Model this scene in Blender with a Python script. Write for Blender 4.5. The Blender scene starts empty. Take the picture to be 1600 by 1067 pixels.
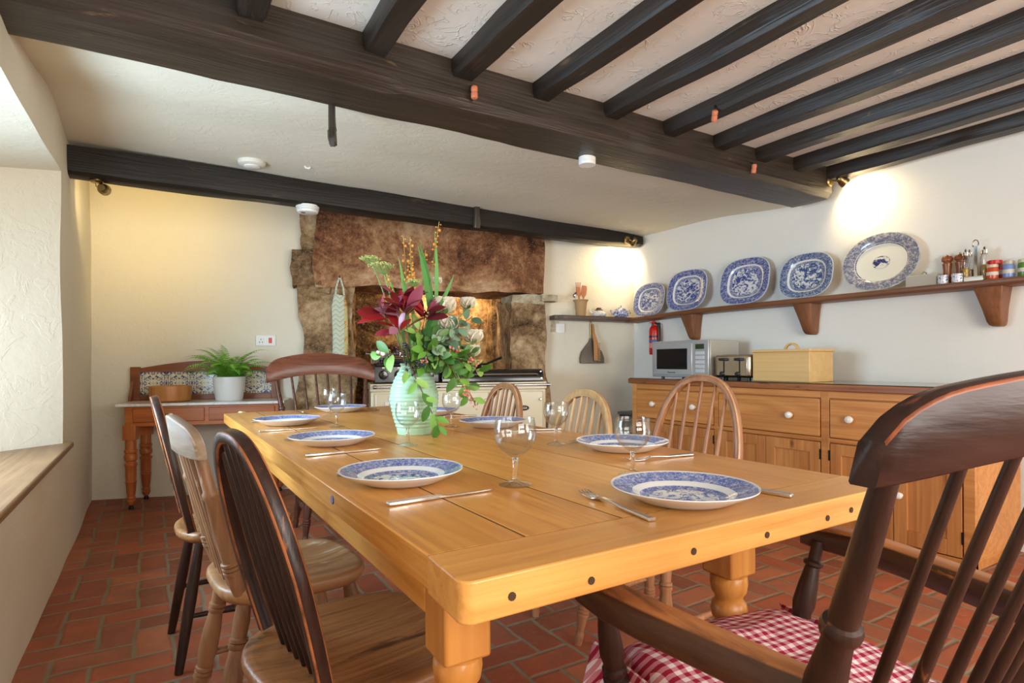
import bpy, bmesh, math, random
from mathutils import Vector, Matrix, noise
R = math.radians
PI = math.pi
scn = bpy.context.scene
col = scn.collection
rnd = random.Random(7)

# ------------------------------------------------------------------ camera
cd = bpy.data.cameras.new('camera')
cam = bpy.data.objects.new('camera', cd)
col.objects.link(cam)
cd.sensor_width = 36.0
cd.lens = 914.75 / 1600.0 * 36.0
cd.shift_y = (564.83 - 533.5) / 1600.0
cd.clip_start = 0.02
YAW, ROLL = R(31.6017), R(0.33307)
cam.matrix_world = (Matrix.Translation((0, 0, 1.03)) @ Matrix.Rotation(-YAW, 4, 'Z')
                    @ Matrix.Rotation(PI / 2, 4, 'X') @ Matrix.Rotation(-ROLL, 4, 'Z'))
scn.camera = cam

# ------------------------------------------------------------------ view, sky, daylight
vs = scn.view_settings
vs.view_transform = 'Standard'
vs.look = 'None'
vs.exposure = 0.40
vs.gamma = 1.0
vs.use_curve_mapping = False
world = bpy.data.worlds.new('sky')
scn.world = world
world.use_nodes = True
bg = world.node_tree.nodes['Background']
bg.inputs[0].default_value = (0.80, 0.90, 1.0, 1)
bg.inputs[1].default_value = 1.6

def area(name, loc, target, sx, sy, power, color, spread=180):
    l = bpy.data.lights.new(name, 'AREA')
    l.shape = 'RECTANGLE'
    l.size, l.size_y = sx, sy
    l.energy = power
    l.color = color
    l.spread = R(spread)
    o = bpy.data.objects.new(name, l)
    col.objects.link(o)
    o.location = loc
    d = Vector(target) - Vector(loc)
    o.rotation_euler = d.to_track_quat('-Z', 'Y').to_euler()
    return o

# daylight entering by the window in the left wall and by the two windows behind the camera
area('daylight_left', (-0.93, 2.55, 1.20), (1.5, 2.75, 0.7), 1.2, 1.0, 48, (0.56, 0.79, 1.0), 150)
area('daylight_front', (0.9, -1.72, 1.35), (1.5, 3.0, 1.0), 1.7, 1.5, 66, (1.0, 0.955, 0.875))
area('daylight_front_right', (3.0, -1.72, 1.35), (1.6, 3.0, 1.2), 1.3, 1.5, 40, (1.0, 0.955, 0.875))

# ------------------------------------------------------------------ frames of the room
WA = Vector((-0.39, 5.42, 0.0))        # left end of the back wall
WU = Vector((0.96152, -0.27472, 0.0))  # along the back wall
WN = Vector((-0.27472, -0.96152, 0.0)) # from the back wall into the room
WROT = math.atan2(WU.y, WU.x)
XL, XR = -0.39, 3.95
def bw(s, o, z): return WA + WU * s + WN * o + Vector((0, 0, z))

# ------------------------------------------------------------------ object helpers
def tag(o, label=None, cat=None, group=None, kind=None):
    if label: o['label'] = label
    if cat: o['category'] = cat
    if group: o['group'] = group
    if kind: o['kind'] = kind
    return o

def thing(name, label, cat, loc=(0, 0, 0), rz=0.0, group=None, rot=None):
    o = bpy.data.objects.new(name, None)
    o.empty_display_size = 0.05
    col.objects.link(o)
    o.location = loc
    o.rotation_euler = rot if rot else (0, 0, rz)
    return tag(o, label, cat, group)

def copy_thing(root, loc, rz, label=None, group=None, rot=None):
    r = root.copy()
    col.objects.link(r)
    r.location = loc
    r.rotation_euler = rot if rot else (0, 0, rz)
    if label: r['label'] = label
    if group: r['group'] = group
    for ch in list(root.children):
        c = ch.copy()
        col.objects.link(c)
        c.parent = r
        for g in list(ch.children):
            d = g.copy()
            col.objects.link(d)
            d.parent = c
    return r

class MB:
    def __init__(self):
        self.v, self.f, self.t = [], [], []
        self.tone = 0.5
    def add(self, verts, faces, tone=None):
        b = len(self.v)
        self.v += [tuple(p) for p in verts]
        tn = self.tone if tone is None else tone
        for f in faces:
            self.f.append(tuple(i + b for i in f))
            self.t.append(tn)
        return self
    def box(self, x0, x1, y0, y1, z0, z1, M=None, tone=None):
        vs_ = [Vector((x, y, z)) for z in (z0, z1) for y in (y0, y1) for x in (x0, x1)]
        if M: vs_ = [M @ p for p in vs_]
        return self.add(vs_, [(0, 2, 3, 1), (4, 5, 7, 6), (0, 1, 5, 4), (1, 3, 7, 5), (3, 2, 6, 7), (2, 0, 4, 6)], tone)
    def loft(self, rings, caps=True, closed=True, tone=None, M=None):
        n = len(rings[0])
        vs_ = [Vector(p) for r in rings for p in r]
        if M: vs_ = [M @ p for p in vs_]
        fs = []
        m = n if closed else n - 1
        for i in range(len(rings) - 1):
            for j in range(m):
                a, b = i * n + j, i * n + (j + 1) % n
                fs.append((a, b, b + n, a + n))
        if caps:
            fs.append(tuple(range(n - 1, -1, -1)))
            fs.append(tuple((len(rings) - 1) * n + j for j in range(n)))
        return self.add(vs_, fs, tone)
    def lathe(self, prof, n=24, M=None, caps=True, sx=1.0, sy=1.0, tone=None):
        rings = [[(r * math.cos(2 * PI * j / n) * sx, r * math.sin(2 * PI * j / n) * sy, z) for j in range(n)] for r, z in prof]
        return self.loft(rings, caps, True, tone, M)
    def turn(self, p0, p1, prof, n=12, tone=None):
        """a turned bar from p0 to p1; prof is (t, radius)"""
        p0, p1 = Vector(p0), Vector(p1)
        d = p1 - p0
        q = d.to_track_quat('Z', 'Y').to_matrix().to_4x4()
        L = d.length
        return self.lathe([(r, t * L) for t, r in prof], n, Matrix.Translation(p0) @ q, True, 1, 1, tone)
    def tube(self, pts, rad, n=8, caps=True, tone=None, flat=1.0, up=None):
        pts = [Vector(p) for p in pts]
        rr = rad if isinstance(rad, (list, tuple)) else [rad] * len(pts)
        rings = []
        nrm = None
        for i, p in enumerate(pts):
            t = (pts[min(i + 1, len(pts) - 1)] - pts[max(i - 1, 0)]).normalized()
            if up is not None:
                nrm = Vector(up) - t * Vector(up).dot(t)
                nrm.normalize()
            elif nrm is None:
                a = Vector((0, 0, 1)) if abs(t.z) < 0.9 else Vector((1, 0, 0))
                nrm = (a - t * a.dot(t)).normalized()
            else:
                nrm = (nrm - t * nrm.dot(t)).normalized()
            b = t.cross(nrm)
            rings.append([p + nrm * (rr[i] * flat * math.cos(2 * PI * j / n)) + b * (rr[i] * math.sin(2 * PI * j / n)) for j in range(n)])
        return self.loft(rings, caps, True, tone)
    def bar(self, pts, w, h, up, ch=0.2, tone=None, ws=None, hs=None, edge=False):
        """chamfered rectangular section swept along pts; w across, h along up"""
        pts = [Vector(p) for p in pts]
        rings = []
        for i, p in enumerate(pts):
            t = (pts[min(i + 1, len(pts) - 1)] - pts[max(i - 1, 0)]).normalized()
            u = Vector(up(i) if callable(up) else up)
            u = (u - t * u.dot(t)).normalized()
            s = t.cross(u)
            a = (ws[i] if ws else w) / 2
            b = (hs[i] if hs else h) / 2
            c = ch * min(a, b) * 2
            sec = [(a, b - c), (a - c, b), (-a + c, b), (-a, b - c), (-a, -b + c), (-a + c, -b), (a - c, -b), (a, -b + c)]
            rings.append([p + s * x + u * y for x, y in sec])
        r_ = self.loft(rings, True, True, tone)
        k0 = len(self.t) - (len(pts) - 1) * 8 - 2
        if edge:
            for i in range((len(pts) - 1) * 8):
                if i % 2 == 0: self.t[k0 + i] += 2.0
        return r_
    def prism(self, outline, z0, z1, M=None, tone=None):
        return self.loft([[(x, y, z0) for x, y in outline], [(x, y, z1) for x, y in outline]], True, True, tone, M)
    def leaf(self, base, d, nrm, L, w, curl=0.0, fold=0.25, n=6, shape=None, tone=None):
        base, d = Vector(base), Vector(d).normalized()
        nrm = Vector(nrm)
        nrm = (nrm - d * nrm.dot(d))
        if nrm.length < 1e-4: nrm = Vector((0.3, 0.5, 0.8)) - d * d.dot(Vector((0.3, 0.5, 0.8)))
        nrm.normalize()
        s = d.cross(nrm)
        vs_, p, dd = [], base.copy(), d.copy()
        for i in range(n + 1):
            t = i / n
            ww = w * 0.5 * (shape(t) if shape else math.sin(PI * min(1, t * 0.96 + 0.02)) ** 0.8)
            vs_ += [p + s * ww + nrm * ww * fold, p, p - s * ww + nrm * ww * fold]
            a = curl / n
            dd, nrm = (dd * math.cos(a) - nrm * math.sin(a)).normalized(), (nrm * math.cos(a) + dd * math.sin(a)).normalized()
            p = p + dd * (L / n)
        fs = []
        for i in range(n):
            a = i * 3
            fs += [(a, a + 1, a + 4, a + 3), (a + 1, a + 2, a + 5, a + 4)]
        return self.add(vs_, fs, rnd.random() if tone is None else tone)
    def ball(self, c, r, n=10, m=7, sz=1.0, tone=None):
        prof = [(max(r * 0.02, r * math.sin(PI * i / m)), -r * sz * math.cos(PI * i / m)) for i in range(m + 1)]
        return self.lathe(prof, n, Matrix.Translation(Vector(c)), True, 1, 1, tone)
    def build(self, name, m, parent=None, bevel=0.0, seg=2, sharp=38, label=None, subdiv=0, loc=None, rot=None):
        me = bpy.data.meshes.new(name)
        me.from_pydata(self.v, [], self.f)
        bm_ = bmesh.new(); bm_.from_mesh(me)
        bmesh.ops.recalc_face_normals(bm_, faces=bm_.faces)
        bm_.to_mesh(me); bm_.free()
        me.polygons.foreach_set('use_smooth', [True] * len(me.polygons))
        at = me.attributes.new('tone', 'FLOAT', 'FACE')
        at.data.foreach_set('value', self.t)
        me.update()
        me.set_sharp_from_angle(angle=R(sharp))
        o = bpy.data.objects.new(name, me)
        col.objects.link(o)
        if m: me.materials.append(m)
        if parent: o.parent = parent
        if loc: o.location = loc
        if rot: o.rotation_euler = rot
        if bevel:
            b = o.modifiers.new('bevel', 'BEVEL')
            b.width = bevel
            b.segments = seg
            b.limit_method = 'ANGLE'
            b.angle_limit = R(50)
            b.harden_normals = False
        if subdiv:
            s = o.modifiers.new('sub', 'SUBSURF')
            s.levels = s.render_levels = subdiv
        if label: o['label'] = label
        return o

def rough_box(mb, x0, x1, y0, y1, z0, z1, step, amp, sc, seed=0, tone=None, M=None, round_=0.0):
    """a box with its faces divided and weathered, closed all round"""
    nx, ny, nz = [max(2, int(round(abs(b - a) / step))) for a, b in ((x0, x1), (y0, y1), (z0, z1))]
    idx, vs_, fs = {}, [], []
    def vid(i, j, k):
        key = (i, j, k)
        if key not in idx:
            p = Vector((x0 + (x1 - x0) * i / nx, y0 + (y1 - y0) * j / ny, z0 + (z1 - z0) * k / nz))
            c = Vector(((x0 + x1) / 2, (y0 + y1) / 2, (z0 + z1) / 2))
            nb = (i in (0, nx)) + (j in (0, ny)) + (k in (0, nz))
            if nb >= 2 and round_:
                q = Vector((0, 0, 0))
                if i in (0, nx): q.x = -1 if i else 1
                if j in (0, ny): q.y = -1 if j else 1
                if k in (0, nz): q.z = -1 if k else 1
                p += q * round_
            s = Vector((seed * 7.1, seed * 3.3, seed))
            p += noise.noise_vector((p + s) * sc) * amp + noise.noise_vector((p + s) * sc * 3.1) * amp * 0.4
            idx[key] = len(vs_)
            vs_.append(M @ p if M else p)
        return idx[key]
    for i in range(nx):
        for j in range(ny):
            fs.append((vid(i, j, 0), vid(i, j + 1, 0), vid(i + 1, j + 1, 0), vid(i + 1, j, 0)))
            fs.append((vid(i, j, nz), vid(i + 1, j, nz), vid(i + 1, j + 1, nz), vid(i, j + 1, nz)))
    for i in range(nx):
        for k in range(nz):
            fs.append((vid(i, 0, k), vid(i + 1, 0, k), vid(i + 1, 0, k + 1), vid(i, 0, k + 1)))
            fs.append((vid(i, ny, k), vid(i, ny, k + 1), vid(i + 1, ny, k + 1), vid(i + 1, ny, k)))
    for j in range(ny):
        for k in range(nz):
            fs.append((vid(0, j, k), vid(0, j, k + 1), vid(0, j + 1, k + 1), vid(0, j + 1, k)))
            fs.append((vid(nx, j, k), vid(nx, j + 1, k), vid(nx, j + 1, k + 1), vid(nx, j, k + 1)))
    mb.add(vs_, fs, tone)

def sheet(mb, p, nu, nv, amp=0.0, sc=2.0, nrm=(0, 0, 1), tone=None):
    """grid over the four corners p (or p(u, v)); gently uneven"""
    vs_, fs = [], []
    nrm = Vector(nrm)
    for j in range(nv + 1):
        for i in range(nu + 1):
            u, v = i / nu, j / nv
            if callable(p):
                q = Vector(p(u, v))
            else:
                a, b, c, d = [Vector(t) for t in p]
                q = (a * (1 - u) + b * u) * (1 - v) + (d * (1 - u) + c * u) * v
            if amp: q += nrm * (noise.noise(q * sc) * amp)
            vs_.append(q)
    for j in range(nv):
        for i in range(nu):
            a = j * (nu + 1) + i
            fs.append((a, a + 1, a + nu + 2, a + nu + 1))
    mb.add(vs_, fs, tone)

# ------------------------------------------------------------------ material helpers
class NT:
    def __init__(self, name, rough=0.5, metal=0.0, base=(0.8, 0.8, 0.8), spec=0.5):
        self.m = bpy.data.materials.new(name)
        self.m.use_nodes = True
        self.t = self.m.node_tree
        self.b = self.t.nodes['Principled BSDF']
        self.b.inputs['Roughness'].default_value = rough
        self.b.inputs['Metallic'].default_value = metal
        self.b.inputs['Base Color'].default_value = (*base, 1)
        self.b.inputs['Specular IOR Level'].default_value = spec
        self._obj = None
    def n(self, typ, **kw):
        nd = self.t.nodes.new(typ)
        for k, v in kw.items(): setattr(nd, k, v)
        return nd
    def set(self, sock, val):
        if val is None: return
        if isinstance(val, bpy.types.NodeSocket): self.t.links.new(val, sock)
        elif isinstance(val, (tuple, list)) and len(val) == 3 and sock.type == 'RGBA': sock.default_value = (*val, 1)
        else: sock.default_value = val
    @property
    def obj(self):
        if self._obj is None: self._obj = self.n('ShaderNodeTexCoord')
        return self._obj.outputs['Object']
    def map(self, vec=None, scale=(1, 1, 1), loc=(0, 0, 0), rot=(0, 0, 0)):
        nd = self.n('ShaderNodeMapping')
        self.set(nd.inputs[0], vec or self.obj)
        nd.inputs[1].default_value = loc
        nd.inputs[2].default_value = rot
        nd.inputs[3].default_value = scale
        return nd.outputs[0]
    def math(self, op, a, b=None, c=None):
        nd = self.n('ShaderNodeMath', operation=op)
        self.set(nd.inputs[0], a); self.set(nd.inputs[1], b); self.set(nd.inputs[2], c)
        return nd.outputs[0]
    def sep(self, vec=None):
        nd = self.n('ShaderNodeSeparateXYZ')
        self.set(nd.inputs[0], vec or self.obj)
        return nd.outputs
    def comb(self, x, y, z=0.0):
        nd = self.n('ShaderNodeCombineXYZ')
        self.set(nd.inputs[0], x); self.set(nd.inputs[1], y); self.set(nd.inputs[2], z)
        return nd.outputs[0]
    def noise(self, vec=None, scale=5, detail=4, rough=0.55, dist=0.0, out=0):
        nd = self.n('ShaderNodeTexNoise')
        self.set(nd.inputs['Vector'], vec or self.obj)
        nd.inputs['Scale'].default_value = scale
        nd.inputs['Detail'].default_value = detail
        nd.inputs['Roughness'].default_value = rough
        nd.inputs['Distortion'].default_value = dist
        return nd.outputs[out]
    def voro(self, vec=None, scale=5, feature='F1', out=0, rnd_=1.0):
        nd = self.n('ShaderNodeTexVoronoi', feature=feature)
        self.set(nd.inputs['Vector'], vec or self.obj)
        nd.inputs['Scale'].default_value = scale
        nd.inputs['Randomness'].default_value = rnd_
        return nd.outputs[out]
    def wave(self, vec, scale=1, dist=2, detail=3, ds=1.0, axis='X', typ='BANDS'):
        nd = self.n('ShaderNodeTexWave', wave_type=typ)
        if typ == 'BANDS': nd.bands_direction = axis
        else: nd.rings_direction = axis
        self.set(nd.inputs['Vector'], vec)
        nd.inputs['Scale'].default_value = scale
        nd.inputs['Distortion'].default_value = dist
        nd.inputs['Detail'].default_value = detail
        nd.inputs['Detail Scale'].default_value = ds
        return nd.outputs['Fac'] if 'Fac' in nd.outputs else nd.outputs[1]
    def ramp(self, fac, stops, interp='LINEAR'):
        nd = self.n('ShaderNodeValToRGB')
        nd.color_ramp.interpolation = interp
        e = nd.color_ramp.elements
        while len(e) < len(stops): e.new(0.5)
        for el, (p, c) in zip(e, stops):
            el.position = p
            if isinstance(c, (int, float)): c = (c, c, c)
            el.color = (*c, 1)
        self.set(nd.inputs[0], fac)
        return nd.outputs[0]
    def mix(self, fac, a, b, mode='MIX'):
        nd = self.n('ShaderNodeMix', data_type='RGBA', blend_type=mode)
        self.set(nd.inputs[0], fac)
        self.set(nd.inputs[6], a); self.set(nd.inputs[7], b)
        return nd.outputs[2]
    def tone(self):
        nd = self.n('ShaderNodeAttribute', attribute_name='tone')
        return nd.outputs['Fac']
    def oinfo(self):
        return self.n('ShaderNodeObjectInfo').outputs['Random']
    def color(self, c): self.set(self.b.inputs['Base Color'], c); return self
    def rough(self, r): self.set(self.b.inputs['Roughness'], r); return self
    def bump(self, h, strength=0.3, dist=0.01):
        nd = self.n('ShaderNodeBump')
        nd.inputs['Strength'].default_value = strength
        nd.inputs['Distance'].default_value = dist
        self.set(nd.inputs['Height'], h)
        self.set(self.b.inputs['Normal'], nd.outputs[0])
        return self

def hexc(r, g, b):
    f = lambda c: (c / 255 / 12.92) if c / 255 <= 0.04045 else ((c / 255 + 0.055) / 1.055) ** 2.4
    return (f(r), f(g), f(b))

def plain(name, c, rough=0.5, metal=0.0, bump=None, spec=0.5, var=0.0, vscale=8):
    t = NT(name, rough, metal, c, spec)
    if var:
        nz = t.noise(scale=vscale, detail=5)
        t.color(t.mix(t.math('MULTIPLY', nz, var), c, tuple(x * 0.45 for x in c)))
    if bump: t.bump(t.noise(scale=bump[0], detail=4), bump[1], 0.01)
    return t.m

def wood(name, dark, light, axis='y', rough=0.45, grain=1.0, wear=None, wear_amt=0.5, edge=0.0, knots=0.0, bump=0.15, spec=0.5, tonevar=0.35, topwear=0.0):
    """grain runs along the named object axis; wear is a bare-wood colour rubbed through"""
    t = NT(name, rough, 0, light, spec)
    s = {'x': (0.06, 1, 1), 'y': (1, 0.06, 1), 'z': (1, 1, 0.06)}[axis]
    raw = t.tone()
    isedge = t.math('GREATER_THAN', raw, 1.5)
    tn = t.math('SUBTRACT', raw, t.math('MULTIPLY', isedge, 2.0))
    off = t.comb(t.math('MULTIPLY', tn, 3.7), t.math('MULTIPLY', tn, 5.3), t.math('MULTIPLY', t.oinfo(), 4.0))
    ad = t.n('ShaderNodeVectorMath', operation='ADD')
    t.set(ad.inputs[0], t.obj); t.set(ad.inputs[1], off)
    base = ad.outputs[0]
    vec = t.map(base, scale=s)
    big = t.noise(vec, 9 * grain, 3, 0.5, 0.6)
    fine = t.noise(t.map(base, scale=tuple(q * (0.35 if q < 1 else 1) for q in s)), 110 * grain, 3, 0.6)
    rings = t.math('FRACT', t.math('MULTIPLY', big, 7.0))
    rings = t.math('ABSOLUTE', t.math('SUBTRACT', rings, 0.5))
    f = t.math('ADD', t.math('ADD', t.math('MULTIPLY', rings, 0.55), 0.08), t.math('MULTIPLY', fine, 0.75))
    f = t.math('ADD', f, t.math('MULTIPLY', t.math('SUBTRACT', tn, 0.5), tonevar))
    c = t.mix(t.ramp(f, [(0.15, 0), (0.85, 1)]), dark, light)
    bl = t.noise(t.map(base, scale=tuple(q ** 0.5 for q in s)), 3.2, 3, 0.5)
    c = t.mix(t.ramp(bl, [(0.38, 0.0), (0.62, 0.28)]), c, tuple(x * 0.8 + y * 0.02 for x, y in zip(dark, light)))
    if knots:
        k = t.voro(t.map(base, scale={'x': (.5, 1, 1), 'y': (1, .5, 1), 'z': (1, 1, .5)}[axis]), 5.0)
        kk = t.ramp(k, [(0.03, knots), (0.09, 0)])
        c = t.mix(kk, c, tuple(x * 0.35 for x in dark))
    if wear:
        w = t.noise(t.map(base, scale=tuple(q ** 0.5 for q in s)), 14, 6, 0.68, 0.4)
        wm = t.ramp(w, [(0.66 - 0.16 * wear_amt, 0), (0.72 - 0.12 * wear_amt, 0.85)])
        if edge:
            em = t.math('MULTIPLY', isedge, t.ramp(w, [(0.34, 0), (0.56, edge)]))
            wm = t.math('MAXIMUM', wm, em)
        if topwear:
            nz = t.sep(t.obj.node.outputs['Normal'])[2]
            tm = t.math('MULTIPLY', t.ramp(nz, [(0.55, 0), (0.8, 1)]), t.ramp(w, [(0.30, 0), (0.44, topwear)]))
            wm = t.math('MAXIMUM', wm, tm)
        c = t.mix(wm, c, wear)
    t.color(c)
    t.rough(t.math('ADD', t.math('MULTIPLY', fine, 0.25), rough - 0.12))
    t.bump(t.math('ADD', fine, t.math('MULTIPLY', rings, 0.4)), bump, 0.004)
    return t.m

def china(name, a, b, stops, pat, n=2.0, blue=(0.035, 0.07, 0.30), white=(0.82, 0.83, 0.80), axes='xy', seed=0.0, center=0.5, contrast=0.5):
    """transfer-printed china: stops is a constant ramp of print strength over the normalised radius, with pattern inside
    each printed band; the centre carries a denser picture"""
    t = NT(name, 0.12, 0, white, 0.6)
    X, Y, Z = t.sep()
    u, v = {'xy': (X, Y), 'xz': (X, Z)}[axes]
    u = t.math('DIVIDE', u, a); v = t.math('DIVIDE', v, b)
    p = t.math('ADD', t.math('POWER', t.math('ABSOLUTE', u), n), t.math('POWER', t.math('ABSOLUTE', v), n))
    rr = t.math('POWER', p, 1.0 / n)
    band = t.ramp(rr, [(s, c) for s, c in stops], 'CONSTANT')
    vec = t.map(t.comb(u, v), loc=(seed, seed * 1.7, 0))
    fine = t.noise(vec, pat, 3, 0.6, 1.2)
    scene = t.noise(vec, 4.2, 6, 0.62, 1.5)
    lace = t.math('ABSOLUTE', t.math('SUBTRACT', t.noise(vec, pat * 0.55, 2, 0.5, 2.0), 0.5))
    rimpat = t.ramp(t.math('SUBTRACT', fine, t.ramp(lace, [(0.0, 0.16), (0.05, 0)])), [(0.34, 0.42), (0.42, 0.80), (0.58, 1)])
    cenpat = t.ramp(t.math('ADD', scene, t.math('MULTIPLY', t.math('SUBTRACT', fine, 0.5), 0.55)), [(contrast - 0.04, 1), (contrast + 0.05, 0.05)])
    inside = t.math('LESS_THAN', rr, center)
    pt = t.mix(inside, rimpat, cenpat)
    amt = t.math('MULTIPLY', band, pt)
    if axes == 'xy': amt = t.math('MULTIPLY', amt, t.math('GREATER_THAN', t.sep(t.obj.node.outputs['Normal'])[2], 0.0))
    c = t.mix(amt, white, blue)
    t.color(c)
    return t.m

# ------------------------------------------------------------------ materials of the room
def plaster(name, c, strength=0.25, swirl=False):
    t = NT(name, 0.75, 0, c, 0.25)
    big = t.noise(scale=2.2, detail=3)
    mid = t.noise(scale=9, detail=5, rough=0.6)
    cc = t.mix(t.math('MULTIPLY', big, 0.22), c, (c[0] * 0.86, c[1] * 0.80, c[2] * 0.66))
    t.color(cc)
    if swirl:
        a = t.noise(scale=8.5, detail=2, rough=0.5, dist=2.4)
        l = t.ramp(t.math('ABSOLUTE', t.math('SUBTRACT', a, 0.56)), [(0.0, 1), (0.035, 0)])
        msk = t.ramp(t.noise(scale=9.0, detail=2), [(0.44, 0), (0.54, 1)])
        h = t.math('ADD', t.math('MULTIPLY', l, t.math('MULTIPLY', msk, 0.55)), t.math('MULTIPLY', mid, 0.5))
        t.bump(h, 0.55, 0.009)
    else:
        fl = t.ramp(t.noise(scale=6, detail=5, rough=0.62, dist=0.8), [(0.5, 0), (0.53, 0.35), (0.6, 0.3), (0.64, 0)])
        h = t.math('ADD', t.math('ADD', big, t.math('MULTIPLY', mid, 0.5)), t.math('MULTIPLY', fl, 0.35))
        t.bump(h, strength, 0.03)
    return t.m

M_wall = plaster('cream_plaster', (0.745, 0.69, 0.565), 0.24)
M_wall_r = plaster('white_plaster', (0.80, 0.78, 0.725), 0.12)
M_ceil = plaster('ceiling_plaster', (0.77, 0.73, 0.665), 0.4, True)
M_ceil_b = plaster('smooth_ceiling_plaster', (0.755, 0.70, 0.565), 0.2)

def herringbone():
    W = 0.122
    t = NT('herringbone_brick', 0.55, 0, (0.4, 0.1, 0.05), 0.35)
    wob = t.noise(scale=3.0, detail=2, out=1)
    ad = t.n('ShaderNodeVectorMath', operation='MULTIPLY_ADD')
    t.set(ad.inputs[0], wob); ad.inputs[1].default_value = (0.035, 0.035, 0); t.set(ad.inputs[2], t.obj)
    X, Y, Z = t.sep(ad.outputs[0])
    u = t.math('DIVIDE', t.math('ADD', X, 0.15 + 0.012 + W * 40), W)
    v = t.math('DIVIDE', t.math('ADD', Y, 0.102 + W * 40), W)
    i, j = t.math('FLOOR', u), t.math('FLOOR', v)
    fu, fv = t.math('FRACT', u), t.math('FRACT', v)
    k = t.math('MODULO', t.math('ADD', t.math('ADD', i, j), 0.5), 4.0)
    k = t.math('FLOOR', k)
    is1 = t.math('COMPARE', k, 1.0, 0.1); is2 = t.math('COMPARE', k, 2.0, 0.1); is3 = t.math('COMPARE', k, 3.0, 0.1)
    ver = t.math('ADD', is2, is3)
    # position inside the brick along x (0..2 or 0..1) and along y
    bu = t.math('ADD', fu, is1)
    bv = t.math('ADD', fv, is3)
    lu = t.math('SUBTRACT', 2.0, ver)
    lv = t.math('ADD', 1.0, ver)
    du = t.math('MINIMUM', bu, t.math('SUBTRACT', lu, bu))
    dv = t.math('MINIMUM', bv, t.math('SUBTRACT', lv, bv))
    d = t.math('MINIMUM', du, dv)
    d = t.math('ADD', d, t.math('MULTIPLY', t.math('SUBTRACT', t.noise(scale=26, detail=3), 0.5), 0.07))
    bid = t.comb(t.math('SUBTRACT', i, is1), t.math('SUBTRACT', j, is3), ver)
    wn = t.n('ShaderNodeTexWhiteNoise', noise_dimensions='3D')
    t.set(wn.inputs[0], bid)
    rv = wn.outputs[0]
    bc = t.ramp(rv, [(0.0, hexc(132, 70, 48)), (0.25, hexc(160, 80, 52)), (0.5, hexc(174, 88, 56)), (0.75, hexc(150, 84, 60)), (1.0, hexc(184, 106, 70))])
    dirt = t.noise(scale=5, detail=6, rough=0.65)
    bc = t.mix(t.ramp(dirt, [(0.4, 0), (0.7, 0.55)]), bc, hexc(112, 78, 58))
    bc = t.mix(t.ramp(t.noise(scale=40, detail=4), [(0.5, 0), (0.75, 0.4)]), bc, hexc(176, 112, 82))
    mort = t.mix(t.noise(scale=9, detail=3), hexc(112, 98, 76), hexc(146, 134, 110))
    t.color(t.mix(t.ramp(d, [(0.035, 0), (0.075, 1)]), mort, bc))
    t.rough(t.math('ADD', 0.42, t.math('MULTIPLY', dirt, 0.3)))
    h = t.math('ADD', t.ramp(d, [(0.02, 0), (0.11, 1)]), t.math('MULTIPLY', t.noise(scale=30, detail=4), 0.25))
    t.bump(h, 0.5, 0.006)
    return t.m
M_floor = herringbone()

M_beam = wood('black_beam_oak', hexc(28, 22, 17), hexc(62, 50, 40), 'x', 0.40, 0.8, hexc(104, 80, 56), 0.12, 0, 0, 0.6, 0.45)
M_beam_d = wood('blacker_beam_oak', hexc(20, 17, 14), hexc(44, 37, 31), 'x', 0.48, 0.8, hexc(90, 70, 50), 0.10, 0, 0, 0.6, 0.3)
M_joist = wood('black_joist_oak', hexc(24, 20, 16), hexc(52, 42, 34), 'y', 0.40, 0.8, hexc(104, 80, 56), 0.12, 0, 0, 0.6, 0.4)

def stone(name, cols, sc=3.0, bump=0.8):
    t = NT(name, 0.85, 0, cols[1], 0.2)
    a = t.noise(scale=sc, detail=8, rough=0.7, dist=0.4)
    b = t.noise(scale=sc * 9, detail=5, rough=0.7)
    c = t.ramp(t.math('ADD', t.math('MULTIPLY', a, 0.75), t.math('MULTIPLY', b, 0.25)),
               [(0.38, cols[0]), (0.47, cols[1]), (0.535, cols[2]), (0.62, cols[3])])
    sp = t.ramp(t.noise(scale=sc * 30, detail=2), [(0.55, 0), (0.7, 0.35)])
    t.color(t.mix(sp, c, tuple(min(1, x * 1.6) for x in cols[2])))
    t.bump(t.math('ADD', t.math('MULTIPLY', a, 0.6), t.math('MULTIPLY', b, 0.5)), bump, 0.03)
    return t.m
M_stone = stone('brown_granite', [hexc(64, 40, 27), hexc(128, 84, 56), hexc(166, 122, 86), hexc(204, 168, 128)], 2.2, 1.0)
M_jamb = stone('grey_brown_granite', [hexc(66, 48, 34), hexc(130, 102, 72), hexc(170, 140, 104), hexc(208, 182, 144)], 2.6, 1.0)
M_hearth = stone('sooty_hearth_stone', [hexc(30, 20, 13), hexc(104, 76, 46), hexc(166, 134, 88), hexc(214, 190, 142)], 2.2, 1.0)
M_pale_stone = stone('pale_stone', [hexc(140, 124, 100), hexc(176, 160, 132), hexc(196, 182, 154), hexc(208, 196, 172)], 5.0, 0.4)

# ------------------------------------------------------------------ the shell
def struct(name, mb, m, **kw):
    o = mb.build(name, m, **kw)
    o['kind'] = 'structure'
    return o

m = MB(); sheet(m, [(-0.6, -1.9, 0), (4.1, -1.9, 0), (4.1, 5.9, 0), (-0.6, 5.9, 0)], 30, 40, 0.006, 1.5)
struct('floor', m, M_floor)

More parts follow.
